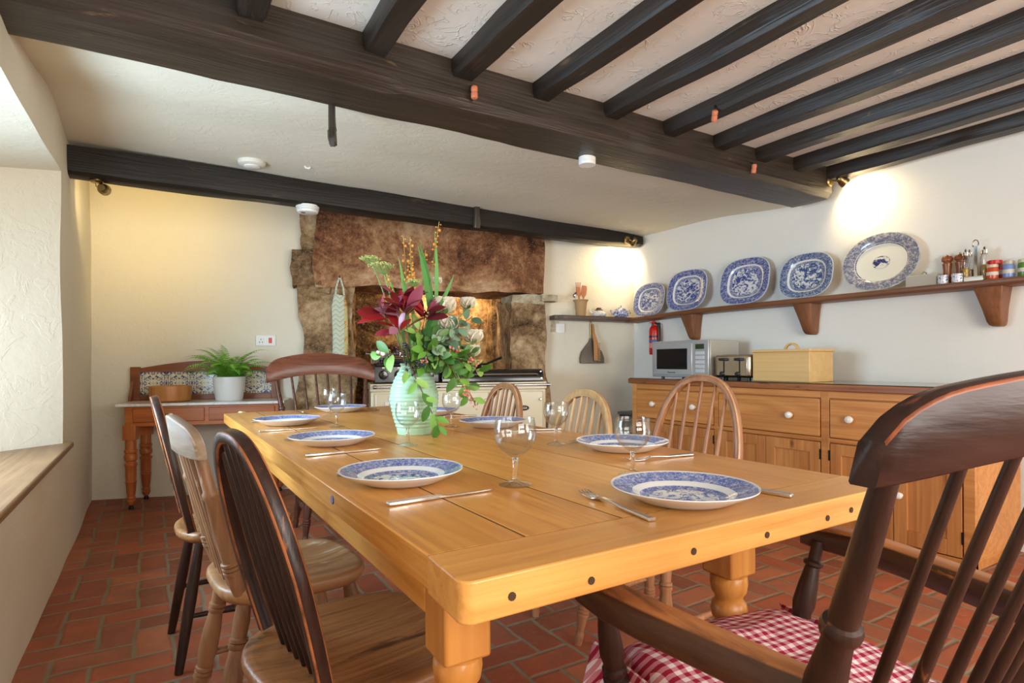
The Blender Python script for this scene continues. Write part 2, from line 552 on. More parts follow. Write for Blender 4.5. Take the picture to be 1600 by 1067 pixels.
# left wall with the splayed window recess
JY, NYJ, SZ = 3.72, 1.75, 0.60
def toph(y): return 1.90 + (y - 1.75) * 0.055
GX, GY0, GY1, GT = -1.0, 1.95, 3.20, 1.82      # the window at the back of the recess
m = MB()
N1 = (1, 0, 0)
sheet(m, [(XL, JY, 0), (XL, 5.5, 0), (XL, 5.5, 2.6), (XL, JY, 2.6)], 24, 34, 0.012, 1.8, N1)
sheet(m, [(XL, -1.8, 0), (XL, NYJ, 0), (XL, NYJ, 2.6), (XL, -1.8, 2.6)], 24, 20, 0.012, 1.8, N1)
sheet(m, [(XL, NYJ, 0), (XL, JY, 0), (XL, JY, SZ), (XL, NYJ, SZ)], 26, 8, 0.012, 1.8, N1)
sheet(m, [(XL, NYJ, toph(NYJ)), (XL, JY, toph(JY)), (XL, JY, 2.6), (XL, NYJ, 2.6)], 26, 8, 0.012, 1.8, N1)
sheet(m, [(XL, JY, SZ), (GX, GY1, SZ), (GX, GY1, GT), (XL, JY, toph(JY))], 10, 20, 0.012, 1.8, N1)
sheet(m, [(XL, NYJ, SZ), (GX, GY0, SZ), (GX, GY0, GT), (XL, NYJ, toph(NYJ))], 10, 20, 0.012, 1.8, N1)
sheet(m, [(XL, NYJ, toph(NYJ)), (XL, JY, toph(JY)), (GX, GY1, GT), (GX, GY0, GT)], 26, 10, 0.012, 1.8, N1)
sheet(m, [(XL, NYJ, SZ), (XL, JY, SZ), (GX, GY1, SZ), (GX, GY0, SZ)], 4, 4)
m.box(-1.25, XL - 0.03, JY + 0.03, 5.9, -0.05, 2.7)          # wall thickness, unseen backing added to stop light leaking in
m.box(-1.25, XL - 0.03, -1.9, NYJ - 0.03, -0.05, 2.7)
m.box(-1.25, XL - 0.03, NYJ - 0.03, JY + 0.03, -0.05, SZ - 0.03)
m.loft([[(-1.25, y, GT + 0.02), (GX, y, GT + 0.02), (XL - 0.03, y, toph(y) + 0.02), (XL - 0.03, y, 2.7), (-1.25, y, 2.7)] for y in (NYJ - 0.03, JY + 0.03)])
m.loft([[(XL - .03, JY + 0.04, z), (GX, GY1 + 0.02, z), (-1.25, GY1 + 0.02, z), (-1.25, JY + 0.04, z)] for z in (SZ - .03, 2.2)])
m.loft([[(XL - .03, NYJ - 0.04, z), (GX, GY0 - 0.02, z), (-1.25, GY0 - 0.02, z), (-1.25, NYJ - 0.04, z)] for z in (SZ - .03, 2.2)])
struct('wall_left', m, M_wall)

# back wall, at an angle to the other walls, open at the hearth
m = MB()
def bwp(s0, s1, z0, z1, nu, nv):
    sheet(m, lambda u, v: bw(s0 + (s1 - s0) * u, 0, z0 + (z1 - z0) * v), nu, nv, 0.012, 1.7, WN)
bwp(-0.1, 1.66, 0, 2.7, 26, 38)
bwp(1.62, 3.48, 1.80, 2.7, 20, 12)
bwp(3.48, 4.56, 0, 2.7, 16, 38)
struct('wall_back', m, M_wall)

m = MB(); sheet(m, [(XR, -1.8, 0), (XR, 4.22, 0), (XR, 4.22, 2.7), (XR, -1.8, 2.7)], 40, 24, 0.008, 1.5, (-1, 0, 0))
struct('wall_right', m, M_wall_r)

# front wall behind the viewpoint, with two window openings
m = MB()
FY = -1.8
for x0, x1, z0, z1 in ((-0.5, 0.0, 0, 2.6), (1.8, 2.3, 0, 2.6), (3.7, 4.1, 0, 2.6), (0.0, 1.8, 0, 0.55), (0.0, 1.8, 2.15, 2.6), (2.3, 3.7, 0, 0.55), (2.3, 3.7, 2.15, 2.6)):
    m.box(x0, x1, FY - 0.3, FY, z0, z1)
struct('wall_front', m, M_wall)

m = MB(); sheet(m, [(-0.5, -1.9, 2.288), (4.05, -1.9, 2.288), (4.05, 2.35, 2.288), (-0.5, 2.35, 2.288)], 40, 40, 0.01, 1.6)
struct('ceiling', m, M_ceil)
def zc(x, y):
    t = min(1, max(0, (y - 2.45) / 0.95)); t = t * t * (3 - 2 * t)
    z = 2.145 + (0.12 - 0.016 * x) * t
    t2 = min(1, max(0, (y - 4.2) / 0.5))
    return z + t2 * max(0, 0.16 - 0.05 * x)
m = MB(); sheet(m, lambda u, v: (-0.45 + 4.5 * u, 2.30 + 3.3 * v, zc(-0.45 + 4.5 * u, 2.30 + 3.3 * v)), 60, 50, 0.008, 1.9)
struct('ceiling_back', m, M_ceil_b)

# window frames
M_white_paint = plain('white_gloss_paint', (0.78, 0.78, 0.76), 0.3)
M_pane = NT('window_glass', 0.0, 0, (1, 1, 1)).m
_t = M_pane.node_tree
_tr = _t.nodes.new('ShaderNodeBsdfTransparent'); _gl = _t.nodes.new('ShaderNodeBsdfGlossy'); _mx = _t.nodes.new('ShaderNodeMixShader')
_gl.inputs['Roughness'].default_value = 0.02
_mx.inputs[0].default_value = 0.06
_t.links.new(_tr.outputs[0], _mx.inputs[1]); _t.links.new(_gl.outputs[0], _mx.inputs[2])
_t.links.new(_mx.outputs[0], _t.nodes['Material Output'].inputs[0])
M_sill = wood('oak_sill', hexc(96, 66, 42), hexc(152, 112, 74), 'y', 0.42, 0.8, None, 0.5, 0, 0.2, 0.15)

def window(name, frame, pane, sill=None):
    w = thing(name, None, None); w['kind'] = 'structure'
    frame.build('window_frame', M_white_paint, w, bevel=0.004)
    pane.build('window_pane', M_pane, w)
    if sill: sill.build('window_sill', M_sill, w, bevel=0.008)
    for c in w.children: c['kind'] = 'structure'
    return w
f, p, s = MB(), MB(), MB()
for y in (GY0, (GY0 + GY1) / 2 - 0.03, GY1 - 0.06): f.box(GX - 0.03, GX + 0.03, y, y + 0.06, SZ + 0.03, GT)
for z in (SZ + 0.03, (SZ + GT) / 2, GT - 0.06): f.box(GX - 0.025, GX + 0.025, GY0, GY1, z, z + 0.06)
p.box(GX - 0.004, GX + 0.004, GY0, GY1, SZ + 0.03, GT)
s.prism([(XL + 0.045, NYJ - 0.05), (XL + 0.045, JY + 0.05), (XL + 0.005, JY + 0.05), (XL - 0.005, JY - 0.005), (GX + 0.02, GY1 - 0.005), (GX + 0.02, GY0 + 0.005), (XL - 0.005, NYJ + 0.005), (XL + 0.005, NYJ - 0.05)], SZ + 0.002, SZ + 0.03)
window('window_1', f, p, s)
for k, (x0, x1) in enumerate(((0.0, 1.8), (2.3, 3.7))):
    f, p = MB(), MB()
    for x in (x0, (x0 + x1) / 2 - 0.03, x1 - 0.06): f.box(x, x + 0.06, FY - 0.18, FY - 0.12, 0.55, 2.15)
    for z in (0.55, 1.30, 2.09): f.box(x0, x1, FY - 0.175, FY - 0.125, z, z + 0.06)
    p.box(x0, x1, FY - 0.153, FY - 0.147, 0.55, 2.15)
    window('window_%d' % (k + 2), f, p)

# ------------------------------------------------------------------ beams and joists
def beam(name, label, x0, x1, sec, m, seed, n=60, amp=0.012, parent=None, endtaper=0.0):
    mb = MB()
    rings = []
    for i in range(n + 1):
        x = x0 + (x1 - x0) * i / n
        ring = []
        q = sec(i / n) if callable(sec) else sec
        for k, (y, z) in enumerate(q):
            d = noise.noise_vector(Vector((x * 1.6 + seed, y * 4, z * 4))) * amp + noise.noise_vector(Vector((x * 6 + seed, y * 9, z * 9))) * amp * 0.35
            ring.append((x, y + d.y, z + d.z))
        rings.append(ring)
    mb.loft(rings, True, True)
    o = mb.build(name, m, parent, sharp=30)
    if label: tag(o, label, 'beam')
    return o
def sec1(t):
    c = 0.045 if t < 0.30 else 0.018
    e = 0.0
    if t > 0.985: e = (t - 0.985) / 0.015 * 0.03
    return [(2.190 + e, 2.31), (2.187 + e, 2.22), (2.185 + e, 2.115 + c + e), (2.190 + c + e, 2.100 + e), (2.32, 2.096 + e), (2.455 - e, 2.098 + e), (2.475 - e, 2.12 + e), (2.475 - e, 2.31)]
beam('ceiling_beam', 'massive dark hewn oak beam crossing the ceiling, carrying the joists', -0.44, 3.90, sec1, M_beam, 3.0)
def sec2(t):
    r = 0.025 * max(0, (t - 0.85) / 0.15)
    return [(4.03, 2.245 - r * 2), (4.025, 2.16), (4.03, 2.10 + r), (4.06, 2.085 + r), (4.16, 2.085 + r), (4.19, 2.11), (4.19, 2.25 - r * 2)]
beam('ceiling_beam', 'slimmer dark oak beam in front of the fireplace lintel', -0.43, 3.925, sec2, M_beam_d, 9.0)
JX = (0.30, 0.735, 1.115, 1.515, 1.925, 2.335, 2.725, 3.10, 3.46, 3.82)
NTH = ('first', 'second', 'third', 'fourth', 'fifth', 'sixth', 'seventh', 'eighth', 'ninth', 'tenth')
for k, x in enumerate(JX):
    mb = MB()
    rings = []
    w = 0.052 if k else 0.05
    for i in range(31):
        y = -1.78 + (2.22 + 1.78) * i / 30
        ring = []
        for dx, z in ((-w, 2.30), (-w, 2.235), (-w + 0.012, 2.213), (w - 0.012, 2.213), (w, 2.235), (w, 2.30)):
            d = noise.noise_vector(Vector((x * 5 + dx * 3, y * 1.5, z * 3))) * 0.012 + noise.noise_vector(Vector((x * 5 + dx * 9, y * 5, z * 9))) * 0.004
            ring.append((x + dx + d.x, y, z + d.z))
        rings.append(ring)
    mb.loft(rings, True, True)
    lab = 'dark ceiling joist, %s from the left along the massive beam' % NTH[k]
    if k == 9: lab = 'dark ceiling joist running along the top of the right wall'
    tag(mb.build('ceiling_joist', M_joist, sharp=30), lab, 'joist', 'ceiling joists above the table')

# ------------------------------------------------------------------ stone fireplace
def back_frame(name, label, cat, s=0.0, o=0.0, z=0.0, group=None):
    return thing(name, label, cat, bw(s, o, z), WROT, group)
fp = back_frame('fireplace', 'rough brown granite fireplace with a huge lintel over the cooking range', 'fireplace')
mb = MB()
rough_box(mb, 1.50, 1.90, -0.06, 0.5, -0.02, 1.72, 0.045, 0.05, 2.6, 1, round_=-0.02)
rough_box(mb, 1.52, 1.70, -0.05, 0.3, 1.62, 2.42, 0.04, 0.045, 4.0, 2, round_=-0.02)
rough_box(mb, 1.475, 1.62, -0.055, 0.3, 1.70, 1.90, 0.025, 0.05, 6, 8, round_=-0.035)
mb.build('jamb', M_jamb, fp, sharp=60)
mb = MB()
rough_box(mb, 3.27, 3.585, -0.06, 0.5, -0.02, 1.56, 0.045, 0.045, 2.8, 4, round_=-0.02)
mb.build('jamb', M_jamb, fp, sharp=60)
mb = MB()
rough_box(mb, 1.64, 3.55, -0.09, 0.35, 1.665, 2.42, 0.05, 0.034, 2.0, 5, round_=-0.02)
mb.build('lintel', M_stone, fp, sharp=60)
mb = MB()
rough_box(mb, 3.28, 3.57, -0.075, 0.3, 1.555, 1.625, 0.03, 0.012, 5, 6, round_=-0.006)
rough_box(mb, 3.55, 3.68, -0.13, -0.02, 1.575, 1.618, 0.02, 0.008, 7, 7, round_=-0.006)
mb.build('ledge_stone', M_pale_stone, fp, sharp=60)
mb = MB()
rough_box(mb, 1.6, 3.5, 0.72, 0.85, -0.02, 2.2, 0.07, 0.05, 2.5, 11)
rough_box(mb, 1.70, 1.93, 0.45, 0.80, -0.02, 2.2, 0.07, 0.04, 2.5, 12)
rough_box(mb, 3.22, 3.45, 0.45, 0.80, -0.02, 2.2, 0.07, 0.04, 2.5, 13)
rough_box(mb, 1.6, 3.5, 0.30, 0.85, 1.95, 2.3, 0.1, 0.03, 2.5, 14)
mb.build('hearth_back', M_hearth, fp, sharp=60)

# ------------------------------------------------------------------ woods and general materials
M_table = wood('honey_pine', hexc(188, 118, 46), hexc(230, 168, 84), 'y', 0.33, 1.2, None, 0.5, 0, 0.5, 0.1, 0.5, 0.25)
M_table_x = wood('honey_pine_crosswise', hexc(184, 118, 50), hexc(224, 164, 86), 'x', 0.33, 0.8, hexc(214, 182, 138), 0.16, 0.5, 0.5, 0.15, 0.5, 0.25)
M_table_z = wood('honey_pine_upright', hexc(172, 104, 42), hexc(214, 150, 74), 'z', 0.36, 0.55, None, 0.5, 0, 0.3, 0.1)
M_pine = wood('old_pine', hexc(168, 98, 46), hexc(214, 150, 84), 'x', 0.42, 0.7, None, 0.5, 0, 0.8, 0.12, 0.4, 0.25)
M_pine_z = wood('old_pine_upright', hexc(166, 98, 48), hexc(210, 148, 86), 'z', 0.42, 0.7, None, 0.5, 0, 0.8, 0.12, 0.4, 0.25)
M_pine_top = wood('worn_pine_edge', hexc(110, 60, 32), hexc(176, 112, 68), 'x', 0.35, 0.5, hexc(70, 40, 24), 0.5, 0, 0.6, 0.2)
M_slate_glass = NT('dark_glass_top', 0.06, 0, (0.03, 0.034, 0.03)).m
M_maho = wood('orange_mahogany', hexc(146, 74, 28), hexc(202, 118, 56), 'x', 0.35, 0.6, None, 0.5, 0, 0.2, 0.1)
M_maho_z = wood('orange_mahogany_upright', hexc(140, 70, 27), hexc(196, 112, 54), 'z', 0.35, 0.6, None, 0.5, 0, 0.2, 0.1)
M_maho_d = wood('dark_mahogany', hexc(104, 54, 30), hexc(150, 88, 52), 'x', 0.4, 0.6)
M_dark = wood('dark_worn_elm', hexc(30, 18, 14), hexc(60, 36, 27), 'z', 0.36, 0.8, hexc(178, 106, 62), 0.12, 0.9, 0, 0.25, spec=0.35)
M_dark_seat = wood('worn_elm_seat', hexc(92, 60, 36), hexc(172, 118, 70), 'x', 0.38, 1.1, hexc(60, 40, 27), 0.35, 0, 0.3, 0.3)
M_crest = wood('dark_worn_elm_crest', hexc(32, 18, 14), hexc(60, 34, 26), 'y', 0.38, 0.8, hexc(158, 84, 50), 0.20, 0.9, 0, 0.2, spec=0.35)
M_dark_x = wood('dark_worn_elm_arm', hexc(40, 26, 20), hexc(80, 52, 38), 'x', 0.34, 0.8, hexc(186, 122, 74), 0.16, 0.9, 0, 0.25, topwear=0.75)
M_mahoch = wood('red_brown_beech', hexc(80, 42, 28), hexc(132, 74, 50), 'y', 0.28, 0.8, hexc(150, 92, 60), 0.06, 0.5, 0, 0.15)
M_mahoch_z = wood('red_brown_beech_upright', hexc(64, 36, 26), hexc(104, 62, 44), 'z', 0.28, 0.8, hexc(150, 92, 60), 0.06, 0.5, 0, 0.15)
M_light = wood('bleached_beech', hexc(104, 70, 44), hexc(158, 114, 78), 'z', 0.45, 0.8, hexc(196, 176, 152), 0.2, 0.6, 0, 0.15)
M_light_c = wood('greyed_beech_crest', hexc(112, 90, 70), hexc(160, 138, 114), 'y', 0.65, 0.8, hexc(196, 184, 168), 0.4, 0.6, 0, 0.15)
M_light_x = wood('bleached_beech_seat', hexc(122, 82, 50), hexc(176, 132, 88), 'x', 0.42, 0.6, hexc(196, 180, 156), 0.3, 0.5, 0, 0.15)
M_mid = wood('brown_elm', hexc(122, 76, 48), hexc(176, 124, 84), 'z', 0.38, 0.8, hexc(206, 164, 120), 0.15, 0.7, 0, 0.15)
M_mid_x = wood('brown_elm_seat', hexc(118, 74, 44), hexc(170, 118, 78), 'x', 0.38, 0.6)
M_golden = wood('golden_beech_bow', hexc(160, 116, 70), hexc(206, 168, 116), 'z', 0.40, 0.8, hexc(216, 190, 150), 0.2, 0.5, 0, 0.12)
M_golden_x = wood('golden_beech_seat', hexc(150, 104, 60), hexc(196, 152, 98), 'x', 0.40, 0.6)
M_shelf = wood('brown_shelf_oak', hexc(88, 52, 30), hexc(138, 88, 54), 'x', 0.42, 0.6, None, 0.5, 0, 0.3, 0.25)
M_shelf_z = wood('brown_bracket_oak', hexc(92, 54, 30), hexc(146, 92, 56), 'z', 0.42, 0.6, None, 0.5, 0, 0.3, 0.25)
M_ply = wood('pale_beech_box', hexc(206, 164, 100), hexc(226, 190, 128), 'x', 0.4, 0.5, None, .5, 0, 0.15, 0.06)
M_bowl = wood('turned_ash_bowl', hexc(160, 98, 46), hexc(206, 142, 80), 'z', 0.35, 0.5, None, .5, 0, 0.1, 0.06)
M_marble = NT('white_marble', 0.2, 0, (0.75, 0.74, 0.70))
M_marble.color(M_marble.mix(M_marble.ramp(M_marble.noise(scale=4, detail=7, rough=0.65, dist=1.2), [(0.5, 0), (0.54, 0.6), (0.6, 0)]), (0.78, 0.76, 0.71), (0.55, 0.54, 0.52)))
M_marble = M_marble.m
M_porc = NT('white_porcelain', 0.1, 0, (0.82, 0.80, 0.74), 0.6).m
M_steel = NT('stainless_steel', 0.18, 1.0, (0.72, 0.71, 0.69)).m
M_chrome = NT('chrome', 0.05, 1.0, (0.80, 0.79, 0.77)).m
M_iron = plain('black_iron', (0.02, 0.019, 0.018), 0.45, 0.6)
M_black = NT('black_enamel', 0.12, 0, (0.012, 0.012, 0.012), 0.6).m
M_blackplast = NT('black_plastic', 0.4, 0, (0.02, 0.02, 0.02)).m
M_cream = NT('cream_enamel', 0.15, 0, hexc(226, 212, 180), 0.6).m
M_brass = NT('aged_brass', 0.3, 1.0, (0.35, 0.24, 0.10)).m
M_white = NT('white_plastic', 0.35, 0, (0.78, 0.77, 0.73)).m
M_red = NT('red_paint', 0.25, 0, hexc(196, 28, 22)).m
M_terra = plain('terracotta', hexc(206, 120, 84), 0.7, var=0.3)
M_glass = NT('clear_glass', 0.0, 0, (1, 1, 1))
M_glass.b.inputs['Transmission Weight'].default_value = 1.0
M_glass.b.inputs['IOR'].default_value = 1.46
M_glass = M_glass.m
M_text = NT('dark_lettering', 0.4, 0, (0.03, 0.03, 0.03)).m
M_text_w = NT('pale_lettering', 0.4, 0.2, (0.72, 0.68, 0.58)).m

def lettering(name, text, size, m, parent, loc, rot, ext=0.0006):
    c = bpy.data.curves.new(name, 'FONT')
    c.body = text
    c.size = size
    c.align_x, c.align_y = 'CENTER', 'CENTER'
    c.extrude = ext
    t_ = bpy.data.objects.new(name, c)
    col.objects.link(t_)
    dg = bpy.context.evaluated_depsgraph_get()
    me = bpy.data.meshes.new_from_object(t_.evaluated_get(dg))
    bpy.data.objects.remove(t_)
    o = bpy.data.objects.new(name, me)
    col.objects.link(o)
    me.materials.clear(); me.materials.append(m)
    o.parent = parent
    o.location = loc
    o.rotation_euler = rot
    return o

# ------------------------------------------------------------------ the dining table
TX0, TX1, TY0, TY1, TZ = 0.314, 1.318, 0.619, 3.36, 0.77
tb = thing('dining_table', 'long honey pine farmhouse table laid for eight, standing on the brick floor', 'table', ((TX0 + TX1) / 2, (TY0 + TY1) / 2, 0))
ox, oy = tb.location.x, tb.location.y
mb = MB()
pl = [TX0, 0.472, 0.663, 0.972, TX1]
for a, b in zip(pl[:-1], pl[1:]):
    mb.box(a - ox + 0.0016, b - ox - 0.0016, TY0 + 0.1125 - oy, TY1 - oy, TZ - 0.048, TZ, tone=rnd.random())
mb.build('plank_top', M_table, tb, bevel=0.0022, seg=2)
M_grime = plain('dark_seam_grime', hexc(88, 66, 44), .8, var=.4)
for x in pl[1:-1]:
    mb = MB(); mb.box(x - ox - .0017, x - ox + .0017, TY0 + .112 - oy, TY1 - oy, TZ - .03, TZ - .0006)
    mb.build('seam', M_grime, tb, label='dark seam between two planks')
mb = MB(); mb.box(TX0 + .002 - ox, TX1 - .002 - ox, TY0 + .1085 - oy, TY0 + .1130 - oy, TZ - .03, TZ - .0004)
mb.build('seam', M_grime, tb, label='dark seam behind the breadboard end')
mb = MB()
# breadboard end, with the softened corners of long use
oc = []
for cx, cy, a0 in ((TX1 - 0.021, TY0 + 0.016, 270), (TX1 - 0.003, TY0 + 0.109, 0), (TX0 + 0.003, TY0 + 0.109, 90), (TX0 + 0.012, TY0 + 0.012, 180)):
    rr = 0.018 if cy < TY0 + 0.05 else 0.003
    for k in range(6):
        a = R(a0 + 90 * k / 5)
        oc.append((cx - ox + rr * math.cos(a), cy - oy + rr * math.sin(a)))
mb.prism(oc, TZ - 0.052, TZ + 0.0005, tone=0.8)
mb.build('breadboard_end', M_table_x, tb, bevel=0.006, seg=3)
M_hole = plain('dark_hole', (0.05, 0.022, 0.01), 0.9)
for x, z in ((0.375, 0.748), (0.50, 0.742), (0.70, 0.746), (0.88, 0.742), (1.06, 0.744), (1.14, 0.748), (1.285, 0.746)):
    mb = MB()
    mb.lathe([(0.0001, 0.0), (0.0055, 0.0), (0.0055, 0.0012), (0.0001, 0.0012)], 10, Matrix.Translation((x - ox, TY0 - oy - 0.0066 + (x - 0.326) * 0.0041, z - 0.006)) @ Matrix.Rotation(PI / 2, 4, 'X'))
    mb.build('dowel_hole', M_hole, tb)
mb = MB()
mb.lathe([(0.0001, 0), (0.011, 0), (0.010, 0.001), (0.0001, 0.001)], 12, Matrix.Translation((TX0 - ox + 0.0004, 1.22 - oy, 0.748)) @ Matrix.Rotation(-PI / 2, 4, 'Y'), sx=0.8, sy=0.9)
mb.build('paint_spot', plain('blue_paint_spot', hexc(96, 112, 150), 0.6), tb, label='small blue paint mark on the table edge')
LX = (0.412, 1.068)
for x0, x1, tn in ((LX[0] - 0.039, LX[0] - 0.015, 0.3), (LX[1] + 0.015, LX[1] + 0.039, 0.6)):
    mb = MB(); mb.box(x0 - ox, x1 - ox, 0.88 - oy, 3.06 - oy, 0.625, TZ - 0.047, tone=tn)
    mb.build('side_apron', M_table, tb, bevel=0.003)
for y0, tn in ((0.812, 0.5), (3.105, 0.2)):
    mb = MB(); mb.box(LX[0] + 0.039 - ox, LX[1] - 0.039 - ox, y0 - oy, y0 + 0.024 - oy, 0.638, TZ - 0.047, tone=tn)
    mb.build('end_apron', M_table_x, tb, bevel=0.003)
LEGP = [(0.0, 0.026), (0.03, 0.032), (0.06, 0.036), (0.085, 0.033), (0.10, 0.028), (0.13, 0.030), (0.36, 0.047), (0.43, 0.051), (0.455, 0.046), (0.463, 0.036), (0.468, 0.036), (0.475, 0.045), (0.49, 0.049), (0.505, 0.045), (0.512, 0.037), (0.52, 0.037), (0.53, 0.046), (0.548, 0.050), (0.565, 0.048), (0.57, 0.045)]
for x in LX:
    for y in (0.84, 3.10):
        mb = MB()
        mb.lathe([(r * 0.8, z) for z, r in LEGP], 28, Matrix.Translation((x - ox, y - oy, 0)))
        mb.box(x - ox - 0.04, x - ox + 0.04, y - oy - 0.04, y - oy + 0.04, 0.568, TZ - 0.0475)
        mb.build('leg', M_table_z, tb, bevel=0.006, seg=2)

# ------------------------------------------------------------------ chairs
def oval_seat(mb, dep, wf, wb, z, th, dish=0.012, n=40, p=2.6):
    """saddle seat; x forward. Wider at the front."""
    def pt(a, s):
        c, q = math.cos(a), math.sin(a)
        x = dep / 2 * math.copysign(abs(c) ** (2 / p), c)
        w = (wf + wb) / 2 + (wf - wb) / 2 * (x / (dep / 2))
        y = w / 2 * math.copysign(abs(q) ** (2 / p), q)
        return x * s, y * s
    spec = [(0.80, z - th), (0.93, z - th + 0.004), (0.99, z - th * 0.55), (1.0, z - th * 0.35), (0.992, z - 0.006), (0.965, z), (0.90, z - 0.001), (0.72, z - dish * 0.6), (0.5, z - dish), (0.25, z - dish), (0.02, z - dish)]
    rings = [[(*pt(2 * PI * k / n, s), zz) for k in range(n)] for s, zz in spec]
    mb.loft(rings, True, True)

TURN_PLAIN = [(0, 0.013), (0.15, 0.0155), (0.55, 0.019), (0.8, 0.017), (1, 0.013)]
def turned(r=1.0):
    return [(t, q * r) for t, q in ((0, .013), (.06, .015), (.10, .017), (.12, .0135), (.14, .014), (.20, .0175), (.255, .019), (.26, .0225), (.28, .0225), (.285, .018), (.29, .0225), (.31, .0225), (.315, .018), (.32, .022), (.34, .022), (.345, .018), (.45, .0235), (.60, .022), (.72, .017), (.735, .021), (.755, .021), (.76, .0165), (.765, .021), (.785, .021), (.79, .0165), (.88, .019), (1, .015))]

def legs(root, m, zs, fx, fy, bx, by, spread=0.06, prof=None, st=True, m2=None):
    prof = prof or TURN_PLAIN
    ends = {}
    for sx, x, y in ((1, fx, fy), (-1, bx, by)):
        for sy in (1, -1):
            top = Vector((x, y * sy, zs)); bot = Vector((x + spread * sx * (1.0 if sx > 0 else 1.25), (y + spread * 0.75) * sy, 0.0))
            mb = MB(); mb.tone = rnd.random()
            mb.turn(bot, top, prof, 14)
            mb.build('leg', m, root)
            ends[(sx, sy)] = (bot, top)
    if st:
        mids = []
        for sy in (1, -1):
            f, b = ends[(1, sy)], ends[(-1, sy)]
            a = f[0].lerp(f[1], 0.42); c = b[0].lerp(b[1], 0.42)
            mb = MB()
            mb.turn(a, c, [(0, .007), (.2, .009), (.5, .014), (.8, .009), (1, .007)] if not m2 else [(0, .008), (.2, .011), (.38, .012), (.40, .017), (.43, .017), (.45, .013), (.5, .017), (.55, .013), (.57, .017), (.6, .017), (.62, .012), (.8, .011), (1, .008)], 10)
            mb.build('stretcher', m, root)
            mids.append(a.lerp(c, 0.5))
        mb = MB()
        mb.turn(mids[0], mids[1], [(0, .008), (.3, .011), (.5, .014), (.7, .011), (1, .008)], 10)
        mb.build('stretcher', m, root)

def bow_chair(name, label, loc, rz, ms, zs=0.45, top=0.91, wb=0.31, wmax=0.40, rake=0.2, nsp=7, sp_r=0.0085, bow=(0.034, 0.024), seat=(0.41, 0.43, 0.36), flatsp=False, prof=None, pw=0.75, x0=-0.165, fan=1.0, wide=0.30):
    """Windsor chair with a bent bow back; ms = (bow, seat, leg) materials; x forward"""
    m_b, m_s, m_l = ms
    c = thing(name, label, 'chair', (loc[0], loc[1], 0), rz)
    mb = MB(); oval_seat(mb, seat[0], seat[1], seat[2], zs, 0.042)
    mb.build('seat', m_s, c, sharp=60)
    H = top - zs
    def bowpt(a):
        q, s = math.cos(a), math.sin(a)
        h = H * (abs(s) ** pw)
        t = h / H
        w = wb + (wmax - wb) * min(1.0, t / 0.5) ** 0.8 if t < 0.5 else wmax
        y = w / 2 * math.copysign(abs(q) ** 0.80, q)
        return Vector((x0 - rake * h, y, zs - 0.01 + h))
    pts = [bowpt(PI * (0.002 + 0.996 * k / 56)) for k in range(57)]
    mb = MB()
    mb.bar(pts, bow[1], bow[0], (1, 0, rake), 0.15, edge=True)
    mb.build('bow', m_b, c, sharp=60)
    for k in range(nsp):
        u = (k + 0.5) / nsp * 2 - 1 if nsp > 1 else 0
        u = (k + 1) / (nsp + 1) * 2 - 1
        yb, yt = u * wb * 0.80 / 2 * 1.1, u * wmax * fan / 2
        best = min(pts, key=lambda p: abs(p.y - yt))
        p0 = Vector((x0 + 0.03 * (1 - u * u) * 0 + 0.012, yb, zs - 0.008)); p1 = best.copy()
        mb = MB(); mb.tone = rnd.random()
        if flatsp:
            q = [p0.lerp(p1, i / 6) for i in range(7)]
            mb.bar(q, wide, sp_r * 2, (1, 0, rake), 0.3, ws=[wide * (0.75 + 0.25 * math.sin(PI * i / 6)) for i in range(7)])
        else:
            mb.turn(p0, p1, [(0, sp_r * .75), (.3, sp_r * 1.1), (.5, sp_r * 1.15), (1, sp_r * .65)], 10)
        mb.build('spindle', m_b, c)
    legs(c, m_l, zs - 0.03, seat[0] * 0.30, seat[1] * 0.36, -seat[0] * 0.33, seat[2] * 0.36, 0.055, prof)
    return c

def crest_bar(mb, hw, x_end, x_mid, z0e, z1e, z0m, z1m, th, n=44, lean=0.25, roundend=0.03):
    rings = []
    for i in range(n + 1):
        u = -1 + 2 * i / n
        k = u * u
        x = x_mid + (x_end - x_mid) * k
        z0 = z0m + (z0e - z0m) * k; z1 = z1m + (z1e - z1m) * k
        e = max(0.0, (abs(u) - 0.76) / 0.24)
        drop = (z1 - z0) * (1 - math.sqrt(max(0, 1 - (e * 0.985) ** 2)))
        z1 -= drop * 0.50; z0 += drop * 0.04
        t = th * (1 - 0.12 * e)
        zc_ = (z0 + z1) / 2; hz = (z1 - z0) / 2; c = min(0.0045, hz * 0.4)
        sec = [(-t / 2, -hz + c * .6), (-t / 2, hz - c), (-t / 2 + c * .6, hz - c * .2), (0, hz), (t / 2 - c * .6, hz - c * .2), (t / 2, hz - c), (t / 2, -hz + c * .6), (t / 2 - c * .5, -hz), (-t / 2 + c * .5, -hz)]
        rings.append([(x + a - lean * (b + hz), u * hw, zc_ + b) for a, b in sec])
    k0 = len(mb.t)
    mb.loft(rings, True, True)
    for i in range(n * 9):
        if i % 9 in (1, 4): mb.t[k0 + i] += 2.0

